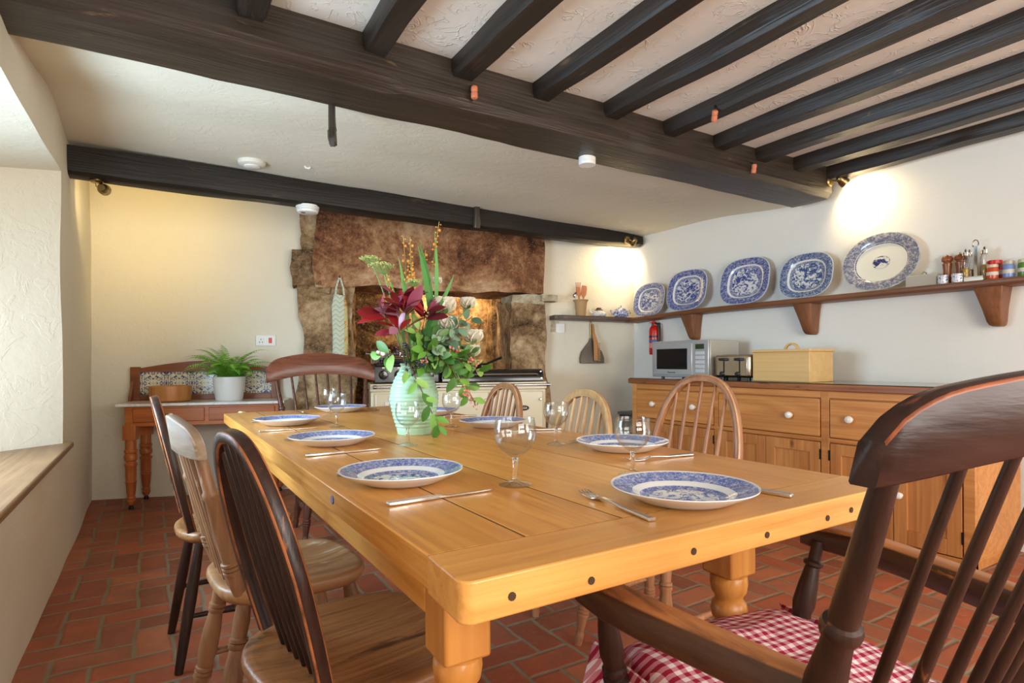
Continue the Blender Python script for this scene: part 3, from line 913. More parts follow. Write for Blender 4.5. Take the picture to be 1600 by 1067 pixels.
POST = [(0, .016), (.08, .018), (.30, .0225), (.42, .0235), (.50, .0205), (.58, .0165), (.612, .0155), (.617, .0195), (.627, .0212), (.640, .0212), (.650, .0195), (.655, .0152), (.70, .0150), (.85, .0135), (1, .0112)]
def arm_chair(name, label, loc, rz, ms, zs=0.46, hwc=0.31, crest=(-0.318, -0.355, .912, .992, .940, 1.025), posts=((-0.145, .212), (-0.325, .284)), ztop=.925, arms=True, nsp=6, sp_r=.0070, th=.03, wide=1.0):
    m_c, m_p, m_s, m_a = ms
    c = thing(name, label, 'chair', (loc[0], loc[1], 0), rz)
    mb = MB(); oval_seat(mb, 0.46, 0.52 * wide, 0.44 * wide, zs, 0.045)
    mb.build('seat', m_s, c, sharp=60)
    mb = MB(); crest_bar(mb, hwc, *crest, th)
    mb.build('crest_rail', m_c, c, sharp=60)
    for s in (1, -1):
        mb = MB(); mb.tone = rnd.random()
        mb.turn((posts[0][0], posts[0][1] * s, zs - 0.01), (posts[1][0], posts[1][1] * s, ztop), POST, 18)
        mb.build('back_post', m_p, c)
    for k in range(nsp):
        u = (k + 1) / (nsp + 1) * 2 - 1
        yb, yt = u * posts[0][1] * .95, u * posts[1][1] * .94
        zt = crest[4] + (crest[2] - crest[4]) * (yt / hwc) ** 2
        xt = crest[1] + (crest[0] - crest[1]) * (yt / hwc) ** 2
        mb = MB(); mb.tone = rnd.random()
        p0 = (posts[0][0] - 0.03 * (1 - u * u), yb, zs - 0.008)
        mb.turn(p0, (xt, yt, zt + 0.012), [(0, sp_r * .8), (.35, sp_r * 1.1), (1, sp_r * .85)], 12)
        mb.build('spindle', m_p, c)
    if arms:
        for s in (1, -1):
            mb = MB(); mb.tone = rnd.random()
            t = (0.665 - zs) / (ztop - zs)
            px = posts[0][0] + (posts[1][0] - posts[0][0]) * t; py = posts[0][1] + (posts[1][1] - posts[0][1]) * t
            ctrl = [(px + 0.006, py), (px + 0.06, py + 0.012), (px + .14, py + .028), (px + .24, py + .048), (px + .32, py + .058), (px + .38, py + .055), (px + .425, py + .042), (px + .445, py + .026)]
            pts = [(x, y * s, 0.656) for i, (x, y) in enumerate(ctrl)]
            mb.bar(pts, 0.05, 0.052, (0, 0, 1), 0.13, ws=[.034, .040, .044, .048, .052, .058, .058, .045], hs=[.050, .050, .050, .050, .050, .046, .040, .030])
            mb.build('arm', m_a, c, sharp=60)
            mb = MB()
            mb.turn((.195, .222 * s, zs - .01), (.175, .268 * s, .652), [(0, .014), (.05, .020), (.08, .023), (.12, .023), (.14, .017), (.17, .022), (.21, .022), (.23, .017), (.36, .022), (.55, .019), (.74, .014), (.76, .019), (.79, .019), (.81, .012), (1, .012)], 14)
            mb.build('arm_support', m_p, c)
    legs(c, m_p, zs - 0.03, .15, .17 * wide, -.15, .15 * wide, 0.06, turned(1.05), True, True)
    return c

# left side of the table, nearest first
bow_chair('windsor_chair', 'dark worn bow-back Windsor chair nearest the viewer on the window side of the table', (0.375, 1.225), R(9), (M_dark, M_dark_seat, M_dark),
          top=0.905, wb=0.30, wmax=0.375, rake=0.25, nsp=6, sp_r=0.0088, bow=(0.027, 0.024), seat=(0.45, 0.47, 0.43), x0=-0.140, pw=0.62, fan=0.74)
def penny_chair(label, loc, rz):
    c = thing('kitchen_chair', label, 'chair', (loc[0], loc[1], 0), rz)
    zs = 0.45
    mb = MB(); oval_seat(mb, 0.40, 0.42, 0.37, zs, 0.045, p=3.4)
    mb.build('seat', M_light_x, c, sharp=60)
    mb = MB(); crest_bar(mb, 0.19, -0.245, -0.272, .795, .865, .80, .895, .026, lean=0.15, roundend=0.02)
    mb.build('crest_rail', M_light_c, c, sharp=60)
    for s in (1, -1):
        mb = MB()
        mb.turn((-0.155, .145 * s, zs - .01), (-0.246, .165 * s, .80), [(0, .015), (.08, .0185), (.16, .020), (.165, .0235), (.185, .0235), (.19, .019), (.195, .0235), (.215, .0235), (.22, .019), (.225, .0235), (.245, .0235), (.25, .019), (.45, .021), (.70, .017), (.72, .02), (.75, .02), (.77, .0155), (1, .014)], 16)
        mb.build('back_post', M_light, c)
    for k in range(4):
        u = (k + 1) / 5 * 2 - 1
        mb = MB(); mb.tone = rnd.random()
        mb.bar([Vector((-0.165, .145 * u, zs - .008)).lerp(Vector((-0.262, .165 * u, .812)), i / 5) for i in range(6)], .022, .012, (1, 0, .25), .3)
        mb.build('spindle', M_light, c)
    legs(c, M_light, zs - .035, .13, .15, -.14, .13, 0.06, turned(1.1), True, True)
    return c
penny_chair('bleached beech kitchen chair with a turned back, second on the window side of the table', (0.33, 1.80), R(5))
bow_chair('windsor_chair', 'dark plain-legged Windsor chair farthest along the window side of the table', (0.265, 2.42), R(2), (M_dark, M_dark_seat, M_dark),
          top=0.915, wb=0.32, wmax=0.36, rake=0.22, nsp=6, sp_r=0.008, bow=(0.027, 0.024), seat=(0.40, 0.42, 0.38), x0=-0.155, pw=0.6, fan=.86)
# right side
bow_chair('windsor_chair', 'brown hoop-back Windsor chair nearest the pine dresser and the viewer', (1.50, 1.50), R(184), (M_mid, M_mid_x, M_mid),
          top=0.972, wb=0.36, wmax=0.40, rake=0.24, nsp=5, sp_r=0.0075, bow=(0.028, 0.026), seat=(0.40, 0.44, 0.40), x0=-0.165, pw=0.66, fan=.84, prof=turned(1.0))
bow_chair('windsor_chair', 'golden bow-back Windsor chair, middle one on the dresser side of the table', (1.49, 2.17), R(180), (M_golden, M_golden_x, M_mid),
          top=0.89, wb=0.38, wmax=0.43, rake=0.2, nsp=6, sp_r=0.0095, bow=(0.028, 0.036), seat=(0.40, 0.45, 0.42), x0=-0.165, pw=0.62, fan=.86, prof=turned(1.0))
bow_chair('windsor_chair', 'tan bow-back Windsor chair nearest the range on the dresser side of the table', (1.44, 2.82), R(180), (M_mid, M_mid_x, M_mid),
          top=0.905, wb=0.37, wmax=0.42, rake=0.2, nsp=6, sp_r=0.0095, bow=(0.028, 0.034), seat=(0.40, 0.45, 0.42), x0=-0.165, pw=0.62, fan=.86, prof=turned(1.0))
# ends
arm_chair('armchair', 'dark worn comb-back armchair in the foreground with a gingham cushion on its seat', (0.895, 0.565), R(83), (M_crest, M_dark, M_dark_seat, M_dark_x))
arm_chair('comb_back_chair', 'polished red-brown comb-back chair at the far head of the table', (0.945, 3.60), R(-92), (M_mahoch, M_mahoch_z, M_mid_x, M_mahoch),
          hwc=.345, crest=(-0.33, -0.375, .90, 1.035, .955, 1.095), posts=((-0.16, .225), (-0.335, .285)), ztop=.915, arms=False, nsp=6, sp_r=.0085, th=.026, wide=1.0)

# gingham cushion on the near armchair
tg = NT('red_gingham', 0.85, 0, (0.8, 0.2, 0.25), 0.2)
X, Y, Z = tg.sep()
K = 0.0105
def stripe(v): return tg.math('GREATER_THAN', tg.math('FRACT', tg.math('DIVIDE', v, 2 * K)), 0.5)
sx_, sy_ = stripe(tg.math('ADD', X, tg.math('MULTIPLY', Z, 0.6))), stripe(tg.math('ADD', Y, tg.math('MULTIPLY', Z, 0.6)))
sm = tg.math('MULTIPLY', tg.math('ADD', sx_, sy_), 0.5)
tg.color(tg.ramp(sm, [(0.0, hexc(236, 226, 224)), (0.3, hexc(208, 138, 152)), (0.75, hexc(160, 34, 62))], 'CONSTANT'))
tg.bump(tg.noise(scale=400, detail=1), 0.1, 0.001)
cu = thing('seat_cushion', 'red and white gingham cushion lying on the dark armchair in the foreground', 'cushion', (0.93, 0.61, 0.458), R(83))
mb = MB()
def cus(u, v, top):
    a, b = u * 2 - 1, v * 2 - 1
    ex = 0.235 * a * (1 - 0.10 * b * b); ey = 0.245 * b * (1 - 0.10 * a * a)
    h = (max(0, 1 - a ** 4) * max(0, 1 - b ** 4)) ** 0.6
    wr = noise.noise(Vector((ex * 9, ey * 9, 1.3))) * 0.012 + noise.noise(Vector((ex * 26, ey * 26, 4.3))) * 0.004
    droop = -0.05 * max(0, abs(b) - 0.86) / 0.14
    return (ex, ey, (0.018 + 0.036 * h + wr * (0.4 + h) if top else 0.003) + droop * (0 if not top else 1) + (0 if top else droop))
n_ = 36
for top in (True, False):
    sheet(mb, lambda u, v: cus(u, v, top), n_, n_)
mb.build('cover', tg.m, cu, sharp=80)
mb = MB()
def flap(y0, x0, x1, zt, zb, out):
    sheet(mb, lambda u, v: (x0 + (x1 - x0) * u, y0 + out * v * (0.6 + 0.5 * math.sin(u * 14)) , zt + (zb - zt) * v * (0.75 + 0.25 * math.sin(u * 9 + 1))), 22, 8)
for args in ((0.232, 0.06, 0.25, 0.03, -0.15, 0.035), (-0.232, 0.10, 0.22, 0.03, -0.10, -0.03)):
    mb = MB(); flap(*args)
    o = mb.build('frill', tg.m, cu, sharp=80)
    so = o.modifiers.new('thick', 'SOLIDIFY'); so.thickness = 0.003

def right_frame(name, label, cat, x, y, z=0.0, group=None):
    """things along the right wall: local x runs towards the viewer, local -y faces the room"""
    return thing(name, label, cat, (x, y, z), -PI / 2, group)

# ------------------------------------------------------------------ pine dresser base
DX, DY0, DY1 = 3.38, 3.60, 1.235
LEN = DY0 - DY1
d = right_frame('dresser_base', 'long antique pine dresser base with white china knobs along the right wall', 'dresser', DX, DY0)
mb = MB()
mb.box(-0.025, LEN + 0.02, -0.025, 0.555, 0.846, 0.885, tone=0.4)
mb.build('worktop', M_pine_top, d, bevel=0.006)
mb = MB(); mb.box(-0.015, LEN + 0.01, -0.015, 0.55, 0.8855, 0.890)
mb.build('glass_cover', M_slate_glass, d, bevel=0.001, label='dark reflective glass sheet covering the top')
mb = MB()
mb.box(0.0, LEN, 0.022, 0.55, 0.05, 0.846, tone=0.5)
mb.box(0.0, LEN, 0.0, 0.03, 0.805, 0.846, tone=0.7)
mb.box(0.0, LEN, 0.0, 0.03, 0.545, 0.570, tone=0.2)
mb.box(0.0, LEN, 0.0, 0.03, 0.0, 0.045, tone=0.4)
mb.box(0.0, LEN, 0.03, 0.54, 0.0, 0.05, tone=0.4)
for x0, x1 in ((0, .05), (0.825, 0.86), (1.60, 1.65), (LEN - .05, LEN)):
    mb.box(x0, x1, -0.001, 0.03, 0.0, 0.846, tone=rnd.random())
mb.build('carcass', M_pine, d, bevel=0.003)
def knob(parent, x, y, z, r=0.022):
    mb = MB(); mb.lathe([(.0001, 0), (r * .62, 0), (r * .5, .006), (r * .55, .012), (r * .95, .018), (r, .026), (r * .8, .034), (r * .3, .038), (.0001, .0385)], 18, Matrix.Translation((x, y, z)) @ Matrix.Rotation(PI / 2, 4, 'X'))
    mb.build('knob', M_porc, parent)
for x0, x1, ks in ((.056, .819, (.246, .65)), (.866, 1.594, (1.02, 1.41)), (1.656, LEN - .056, (1.777, 2.16))):
    mb = MB(); mb.box(x0, x1, -0.004, 0.02, 0.575, 0.797, tone=rnd.random())
    dr = mb.build('drawer', M_pine, d, bevel=0.003)
    for kx in ks: knob(dr, kx, -0.004, 0.69)
def paneled(mb, x0, x1, z0, z1, y, fr=0.065):
    mb.box(x0, x0 + fr, y, y + .022, z0, z1, tone=rnd.random())
    mb.box(x1 - fr, x1, y, y + .022, z0, z1, tone=rnd.random())
    mb.box(x0 + fr, x1 - fr, y, y + .022, z1 - fr, z1, tone=rnd.random())
    mb.box(x0 + fr, x1 - fr, y, y + .022, z0, z0 + fr * 1.2, tone=rnd.random())
    mb.box(x0 + fr - .002, x1 - fr + .002, y + .011, y + .02, z0 + fr, z1 - fr, tone=rnd.random())
for x0, x1, ks in ((.056, .436, 1), (.440, .819, -1), (.866, 1.228, 1), (1.232, 1.594, -1), (1.656, 1.995, 1), (1.999, LEN - .056, -1)):
    mb = MB(); paneled(mb, x0, x1, 0.052, 0.54, -0.002)
    dr = mb.build('door', M_pine_z, d, bevel=0.002)
    knob(dr, (x1 - .035) if ks > 0 else (x0 + .035), -0.002, 0.31, 0.019)
    mb = MB()
    for z in (.12, .44):
        hx = x0 - .004 if ks > 0 else x1 + .004
        mb.box(hx - .005, hx + .005, -0.006, 0.002, z, z + .06)
    mb.build('hinge', M_iron, dr)

# things on the dresser
mw = right_frame('microwave_oven', 'silver grey microwave oven at the far end of the pine dresser', 'microwave', 3.46, 3.452, 0.8905)
mb = MB(); mb.box(0, .565, 0.02, .34, .014, .292); mb.build('casing', plain('silver_grey_casing', hexc(196, 190, 178), 0.3, 0.35), mw, bevel=.004)
mb = MB(); mb.box(0.0, .565, 0.0, .022, .012, .292); mb.build('front_panel', plain('silver_front', hexc(178, 180, 182), 0.32, 0.4), mw, bevel=.006)
mb = MB(); mb.box(.02, .415, -.008, .002, .03, .27); dr = mb.build('door', plain('silver_door', hexc(184, 186, 188), 0.3, 0.4), mw, bevel=.003)
mb = MB(); mb.box(.058, .372, -.0095, -.006, .072, .232); mb.build('door_window', M_black, dr, bevel=.002)
lettering('brand_lettering', 'Panasonic', 0.021, M_text, dr, (.215, -.0085, .048), (PI / 2, 0, 0))
mb = MB(); mb.box(.447, .525, -.004, .002, .225, .262); mb.build('display', plain('green_display', (0.03, 0.05, 0.02), 0.15), mw)
mb = MB()
for r_ in range(5):
    mb.box(.444, .528, -.003, .002, .05 + .033 * r_, .075 + .033 * r_)
mb.build('button_panel', plain('pale_grey_buttons', hexc(196, 198, 200), 0.4), mw, bevel=.002)
for x in (.07, .49):
    for y in (.05, .29):
        mb = MB(); mb.lathe([(.014, 0), (.014, .016)], 12, Matrix.Translation((x, y, 0))); mb.build('foot', M_blackplast, mw)

to = right_frame('toaster', 'shiny steel four slice toaster between the microwave and the wooden bread bin', 'toaster', 3.47, 2.842, 0.8905)
mb = MB(); mb.box(0, .30, 0.0, .26, .018, .178); mb.build('body', plain('bronze_steel', (0.55, 0.45, 0.34), 0.2, 1.0), to, bevel=.018, seg=4)
mb = MB(); mb.box(.025, .275, -.004, .004, .032, .166); mb.build('front_plate', NT('brushed_plate', .22, 1.0, (.72, .66, .58)).m, to, bevel=.002)
mb = MB()
for x in (.03, .165):
    for y in (.055, .155): mb.box(x, x + .115, y, y + .03, .174, .1795)
mb.build('slot', M_blackplast, to)
for x in (.085, .215):
    mb = MB(); mb.box(x - .03, x + .03, -.030, -.004, .135, .156); mb.build('lever', M_blackplast, to, bevel=.006)
    mb = MB(); mb.box(x - .004, x + .004, -.0065, -.003, .055, .135); mb.build('lever_slot', M_black, to)
    mb = MB(); mb.lathe([(.016, 0), (.016, .012), (.012, .018), (.0001, .018)], 16, Matrix.Translation((x - .015, -.004, .045)) @ Matrix.Rotation(PI / 2, 4, 'X')); mb.build('dial', M_blackplast, to)
for x in (.04, .26):
    for y in (.04, .22):
        mb = MB(); mb.lathe([(.013, 0), (.013, .022)], 12, Matrix.Translation((x, y, 0))); mb.build('foot', M_blackplast, to)

bb = right_frame('bread_bin', 'pale wooden bread bin with an arched handle on its lid, on the dresser', 'bread bin', 3.455, 2.515, 0.8905)
mb = MB(); mb.box(0, .40, 0, .26, 0, .192, tone=.4); mb.build('box', M_ply, bb, bevel=.003)
mb = MB(); mb.box(-.010, .41, -.012, .272, .192, .208, tone=.7); ld = mb.build('lid', M_ply, bb, bevel=.003)
mb = MB(); mb.bar([(.20 + .045 * math.cos(PI * k / 14), .13, .206 + .040 * math.sin(PI * k / 14)) for k in range(15)], .024, .013, lambda i: (math.cos(PI * i / 14), 0, math.sin(PI * i / 14)), .2)
mb.build('handle', M_ply, ld)

bn = right_frame('waste_bin', 'small black bin in the gap between the dresser and the back wall', 'bin', 3.50, 3.93, 0)
mb = MB(); mb.loft([[(x * s + .11, y * s + .12, z) for x, y in ((-.09, -.11), (.09, -.11), (.09, .11), (-.09, .11))] for s, z in ((.85, 0), (1, .56))]); mb.build('bucket', M_blackplast, bn, bevel=.008)
mb = MB(); mb.box(.01, .21, .0, .24, .56, .585); mb.build('lid', plain('lit_black_plastic', (.08, .08, .08), .5), bn, bevel=.006)  # black bin's lid painted greyer, standing in for light on its top

# ------------------------------------------------------------------ fire extinguisher
fe = right_frame('fire_extinguisher', 'red fire extinguisher hung on the wall above the microwave', 'fire extinguisher', 3.945, 3.845, 1.085)
mb = MB(); mb.lathe([(.0001, 0), (.042, 0), (.047, .008), (.047, .215), (.042, .24), (.028, .258), (.016, .265), (.016, .28), (.0001, .28)], 24, Matrix.Translation((0, -.062, 0))); mb.build('cylinder', M_red, fe)
mb = MB(); mb.lathe([(.0476, .06), (.0476, .105)], 24, Matrix.Translation((0, -.062, 0)), caps=False); mb.build('label_band', plain('pale_label', hexc(206, 140, 120), .5), fe)
mb = MB(); mb.lathe([(.0476, .112), (.0476, .135)], 24, Matrix.Translation((0, -.062, 0)), caps=False); mb.build('blue_band', plain('blue_label', hexc(70, 90, 150), .5), fe)
mb = MB(); mb.lathe([(.0485, .155), (.0485, .172)], 24, Matrix.Translation((0, -.062, 0)), caps=False); mb.build('strap', M_blackplast, fe)
mb = MB(); mb.box(-.012, .012, -.085, -.04, .275, .298); mb.box(-.006, .006, -.13, -.05, .30, .309); mb.box(-.006, .006, -.12, -.05, .285, .291); mb.build('valve_handle', M_red, fe, bevel=.002)
mb = MB(); mb.lathe([(.0001, 0), (.014, 0), (.014, .006), (.0001, .006)], 14, Matrix.Translation((.0, -.079, .27)) @ Matrix.Rotation(PI / 2, 4, 'X')); mb.build('gauge', M_brass, fe)
mb = MB(); mb.tube([(.012, -.062, .285), (.05, -.066, .27), (.058, -.066, .2), (.054, -.066, .1)], .007, 8); mb.build('hose', M_blackplast, fe)
mb = MB(); mb.box(-.015, .015, -.014, 0, .05, .29); mb.build('wall_bracket', M_blackplast, fe)

# ------------------------------------------------------------------ shelves
sh = right_frame('wall_shelf', 'long brown oak plank shelf on shaped brackets along the right wall', 'shelf', 3.95, 4.12, 0)
mb = MB()
rings = []
for i in range(50):
    x = 3.2 * i / 49
    n1 = noise.noise(Vector((x * 1.5, 2, 0))) * .008; n2 = noise.noise(Vector((x * 1.3, 7, 0))) * .006
    f = min(1, .35 + x / .25)
    sag = 0.030 * max(0, 1 - x / .9) ** 1.3
    z0, z1 = 1.417 + n2 - sag, 1.452 - sag
    y0 = -.175 + n1
    rings.append([(x, -.002, z0), (x, -.002, z1), (x, y0 + .004, z1), (x, y0, z1 - .006), (x, y0 + .003, z0 + .005), (x, y0 + .009, z0)])
mb.loft(rings); mb.build('plank', M_shelf, sh, sharp=50)
for y in (3.41, 2.385, 1.33):
    x = 4.12 - y
    mb = MB()
    mb.loft([[(x + w * a + sk, b, z) for a, b in ((-.5, -.004), (-.5, -dp), (-.4, -dp - .006), (.4, -dp - .006), (.5, -dp), (.5, -.004))]
             for z, w, dp, sk in ((1.205, .038, .055, .008), (1.213, .058, .068, .006), (1.235, .072, .08, .004), (1.30, .088, .10, 0), (1.38, .118, .125, -.004), (1.418, .134, .135, -.006))])
    mb.build('bracket', M_shelf_z, sh, bevel=.004)
cs = back_frame('corner_shelf', 'short dark plank shelf in the corner beside the fireplace', 'shelf')
mb = MB()
rings = []
for i in range(24):
    s_ = 3.655 + (4.505 - 3.655) * i / 23
    n1 = noise.noise(Vector((s_ * 3, 5, 0))) * .008
    z1 = 1.447 - .016 * i / 23
    dp = .17 if i > 1 else .14
    if i > 20: dp -= .02 * (i - 20)
    rings.append([(s_, -.002, z1 - .038), (s_, -.002, z1), (s_, -dp + n1, z1), (s_, -dp - .003 + n1, z1 - .01), (s_, -dp + .004 + n1, z1 - .038)])
mb.loft(rings); mb.build('plank', wood('dark_corner_oak', hexc(52, 38, 30), hexc(98, 74, 58), 'x', .4, .6, None, .5, 0, .2, .25), cs, sharp=50)

# platters standing on the right shelf
def dish_mesh(a, b, n=2.6, lip=.022, well=.66, N=64, scallop=0.0):
    mb = MB()
    def ring(s, y, sc=0.0):
        out = []
        for k in range(N):
            t = 2 * PI * k / N
            c, q = math.cos(t), math.sin(t)
            f = 1 + sc * math.cos(t * 32)
            out.append((a * s * f * math.copysign(abs(c) ** (2 / n), c), y, b * s * f * math.copysign(abs(q) ** (2 / n), q)))
        return out
    spec = [(.02, 0), (.3, 0), (well * .94, 0), (well, -.003), (well * 1.05, -.010), (.85, -.016), (.985, -lip), (1.0, -lip + .001), (1.0, -lip + .004), (.86, -.010), (well * 1.04, -.003), (well * .96, .006), (.6 * well, .006), (.02, .006)]
    mb.loft([ring(s, y, scallop if s > .95 else 0) for s, y in spec])
    return mb
BL = (0.045, 0.075, 0.26)
RIMS = [(0, 1.0), (.56, .9), (.655, .04), (.715, 1.0), (.97, .35)]
PLT = [
    (3.888, .193, .155, 1.428, 'small rounded-oblong willow platter at the corner end of the shelf', (.04, .06, .25), 1.3, 2.7, .51),
    (3.450, .215, .176, 1.449, 'rounded-oblong blue and white willow platter, second from the corner on the shelf', (.05, .07, .28), 4.1, 2.9, .50),
    (2.883, .218, .182, 1.452, 'large willow platter above the gap between the first two shelf brackets', (.045, .065, .27), 7.7, 2.9, .49),
    (2.387, .195, .160, 1.452, 'greyish blue willow platter standing over the middle shelf bracket', (.04, .085, .23), 11.2, 2.7, .52)]
for k, (y, a, b, z, lab, blue, seed, nn, ctr) in enumerate(PLT):
    M = china('willow_china', a, b, RIMS, 13, nn, blue, (.74, .75, .72), 'xz', seed, .56, ctr)
    o = dish_mesh(a, b, nn).build('platter', M, None, sharp=50)
    tl = R(11)
    o.location = (3.842 + b * math.sin(tl) + .004, y, z + b * math.cos(tl) + .002)
    o.rotation_euler = (-tl, 0, -PI / 2)
    tag(o, lab, 'platter', 'willow pattern platters on the shelf')
M = china('brown_blue_transfer_china', .228, .185, [(0, 1), (.215, 1), (.225, 0), (.66, 1), (.685, .2), (.70, .85), (.95, .9), (.97, .5)], 10, 2.1, (.045, .05, .17), (.76, .74, .64), 'xz', 3.3, .22, .50)
o = dish_mesh(.228, .185, 2.1, .024, .68, 128, .006).build('platter', M, None, sharp=50)
o.location = (3.842 + .185 * math.sin(R(12)) + .004, 1.905, 1.455 + .185 * math.cos(R(12)))
o.rotation_euler = (-R(12), 0, -PI / 2)
tag(o, 'big scalloped oval platter, white with a small centre medallion and blue border', 'platter')

gb = right_frame('butter_dish', 'low beige grey box with a lid handle on the shelf beside the oval platter', 'box', 3.845, 1.740, 1.4525)
mb = MB(); mb.box(0, .165, -.025, .055, 0, .07); mb.build('box', plain('beige_grey', hexc(176, 166, 148), .5), gb, bevel=.005)
mb = MB(); mb.tube([(.07, .02, .07), (.07, .02, .082), (.082, .02, .09), (.094, .02, .082), (.094, .02, .07)], .003, 8); mb.build('handle', M_steel, gb)
M_mill = wood('pepper_mill_wood', hexc(110, 56, 26), hexc(160, 92, 50), 'z', .3, .8)
MILL = [(.0001, 0), (.026, 0), (.026, .01), (.021, .05), (.019, .085), (.023, .115), (.024, .125), (.019, .130), (.019, .134), (.028, .142), (.029, .155), (.022, .168), (.0001, .171)]
for k, (y, lab) in enumerate(((1.556, 'left of the two wooden pepper mills on the shelf'), (1.492, 'right of the two wooden pepper mills, next to the condiment stand'))):
    pm = right_frame('pepper_mill', lab, 'pepper mill', 3.905, y, 1.4525, 'pepper mills on the shelf')
    mb = MB(); mb.lathe(MILL, 20); mb.build('body', M_mill, pm)
    mb = MB(); mb.ball((0, 0, .177), .007); mb.build('knob', M_steel, pm)
M_cup = china('blue_sprig_china', .03, .03, [(0, .8)], 3.0, 2, (.05, .08, .3), (.80, .80, .76), 'xz', 5.1, 9, .47)
for k, (y, lab) in enumerate(((1.546, 'blue and white china pot before the left pepper mill'), (1.478, 'blue and white china pot before the right pepper mill'))):
    o = MB(); o.lathe([(.0001, 0), (.022, 0), (.0255, .004), (.0265, .05), (.024, .052), (.022, .048), (.02, .008), (.0001, .008)], 20)
    o = o.build('egg_cup', M_cup, None); o.location = (3.825, y, 1.4525); o.rotation_euler = (0, 0, -PI / 2)
    tag(o, lab, 'pot', 'china pots on the shelf')
cr = right_frame('condiment_stand', 'chrome condiment stand with an upright loop handle on the shelf', 'rack', 3.865, 1.405, 1.4525, None)
mb = MB(); mb.box(-.058, .058, -.028, .028, 0, .004); mb.box(-.045, .045, -.033, -.030, .0, .03); mb.build('base', M_chrome, cr, bevel=.001)
mb = MB(); mb.box(-.008, .008, -.003, .003, 0, .20); mb.tube([(-.012, 0, .195), (-.014, 0, .215), (-.008, 0, .228), (0, 0, .232), (.008, 0, .228), (.014, 0, .215), (.012, 0, .195)], .0035, 8); mb.build('handle', M_chrome, cr)
for x, y, c, h, lab in ((-.042, -.012, hexc(206, 160, 40), .075, 'glass oil bottle with yellow oil at the left front of the condiment stand'), (-.036, .022, hexc(160, 110, 40), .07, 'glass bottle with amber oil at the left back of the condiment stand'),
                       (.030, .020, hexc(120, 70, 40), .085, 'glass bottle with brown vinegar at the right back of the condiment stand'), (.046, -.014, hexc(176, 140, 60), .085, 'glass bottle with pale golden oil at the right of the condiment stand')):
    q = Vector((3.865 + y, 1.405 - x, 1.457))
    b = right_frame('oil_bottle', lab, 'bottle', q.x, q.y, q.z, 'bottles in the condiment stand')
    mb = MB(); mb.lathe([(.0001, 0), (.0165, 0), (.018, .003), (.018, .130), (.014, .137), (.012, .142), (.012, .150), (.0105, .150), (.0105, .14), (.0165, .128), (.0165, .004), (.0001, .004)], 18); mb.build('flask', M_glass, b)
    mb = MB(); mb.lathe([(.0001, .005), (.0158, .005), (.0158, h), (.0001, h)], 18); mb.build('oil', plain('oil', c, .2), b)
    mb = MB(); mb.lathe([(.0135, .143), (.0165, .145), (.0165, .163), (.008, .168), (.004, .182), (.0001, .182)], 16); mb.build('stopper', M_chrome, b)
for y, x, r_, h, c, lc, lab in ((1.328, 3.885, .036, .108, hexc(170, 30, 26), hexc(196, 24, 20), 'red lidded canister behind the first spice jar'), (1.318, 3.83, .026, .080, hexc(190, 76, 40), hexc(196, 176, 150), 'small spice jar with an orange red label, left of the jars'),
                        (1.253, 3.845, .026, .092, hexc(120, 140, 190), hexc(176, 164, 140), 'small jar with a pale blue striped label beside the orange red one'), (1.188, 3.845, .027, .092, hexc(84, 128, 52), hexc(196, 188, 160), 'small jar with a green and white label near the frame edge'),
                        (1.128, 3.86, .026, .098, hexc(80, 96, 60), hexc(120, 120, 104), 'dull green jar at the right edge of the shelf view')):
    j = right_frame('spice_jar', lab, 'jar', x, y, 1.4525, 'jars at the right end of the shelf')
    mb = MB(); mb.lathe([(.0001, 0), (r_ * .94, 0), (r_, .004), (r_, h * .72), (r_ * .88, h * .8), (.0001, h * .8)], 20); mb.build('jar_body', plain('spice', c, .25), j)
    mb = MB(); mb.lathe([(r_ * 1.01, h * .28), (r_ * 1.01, h * .5)], 20, caps=False); mb.build('paper_label', plain('pale_label_paper', hexc(206, 200, 184), .6), j)
    mb = MB(); mb.lathe([(.0001, h * .8), (r_ * .96, h * .8), (r_ * .96, h * .98), (r_ * .9, h), (.0001, h)], 20); mb.build('lid', plain('jar_lid', lc, .3), j)

# things on the corner shelf
up = back_frame('utensil_pot', 'tall buff clay pot of kitchen utensils on the corner shelf', 'pot', 3.925, .10, 1.4415)
mb = MB(); mb.lathe([(.0001, 0), (.042, 0), (.044, .004), (.058, .125), (.060, .128), (.060, .133), (.068, .140), (.072, .150), (.066, .152), (.056, .145), (.05, .13), (.038, .01), (.0001, .01)], 28)
mb.build('clay_pot', plain('buff_clay', hexc(190, 152, 104), .7, var=.2), up)
M_spoon = wood('spoon_wood', hexc(180, 98, 52), hexc(212, 134, 82), 'z', .5, .8)
def on_pot(name, lab, rot, mbs, mts, names, off=(0, 0)):
    q = bw(3.925 + off[0], .10 + off[1], 1.4415 + .012)
    t_ = thing(name, lab, 'utensil', q, 0, 'utensils in the clay pot', rot=Matrix.Rotation(WROT, 3, 'Z').to_4x4().to_euler() if rot is None else (Matrix.Rotation(WROT, 4, 'Z') @ Matrix.Rotation(rot[1], 4, 'Y') @ Matrix.Rotation(rot[0], 4, 'X')).to_euler())
    for b_, mt, nm in zip(mbs, mts, names): b_.build(nm, mt, t_)
mb = MB(); mb.tube([(0, 0, 0), (0, 0, .2)], .004, 8)
m2 = MB(); m2.lathe([(.034, 0), (.03, .012), (.018, .022), (.0001, .026), (.0001, .023), (.017, .019), (.028, .010), (.032, 0)], 16, Matrix.Translation((-.012, 0, .19)) @ Matrix.Rotation(R(-50), 4, 'Y'))
on_pot('ladle', 'steel ladle leaning left in the clay pot', (0, R(-13)), [mb, m2], [M_steel, M_steel], ['handle', 'bowl'])
mb = MB(); mb.tube([(0, 0, 0), (0, 0, .22)], .004, 8)
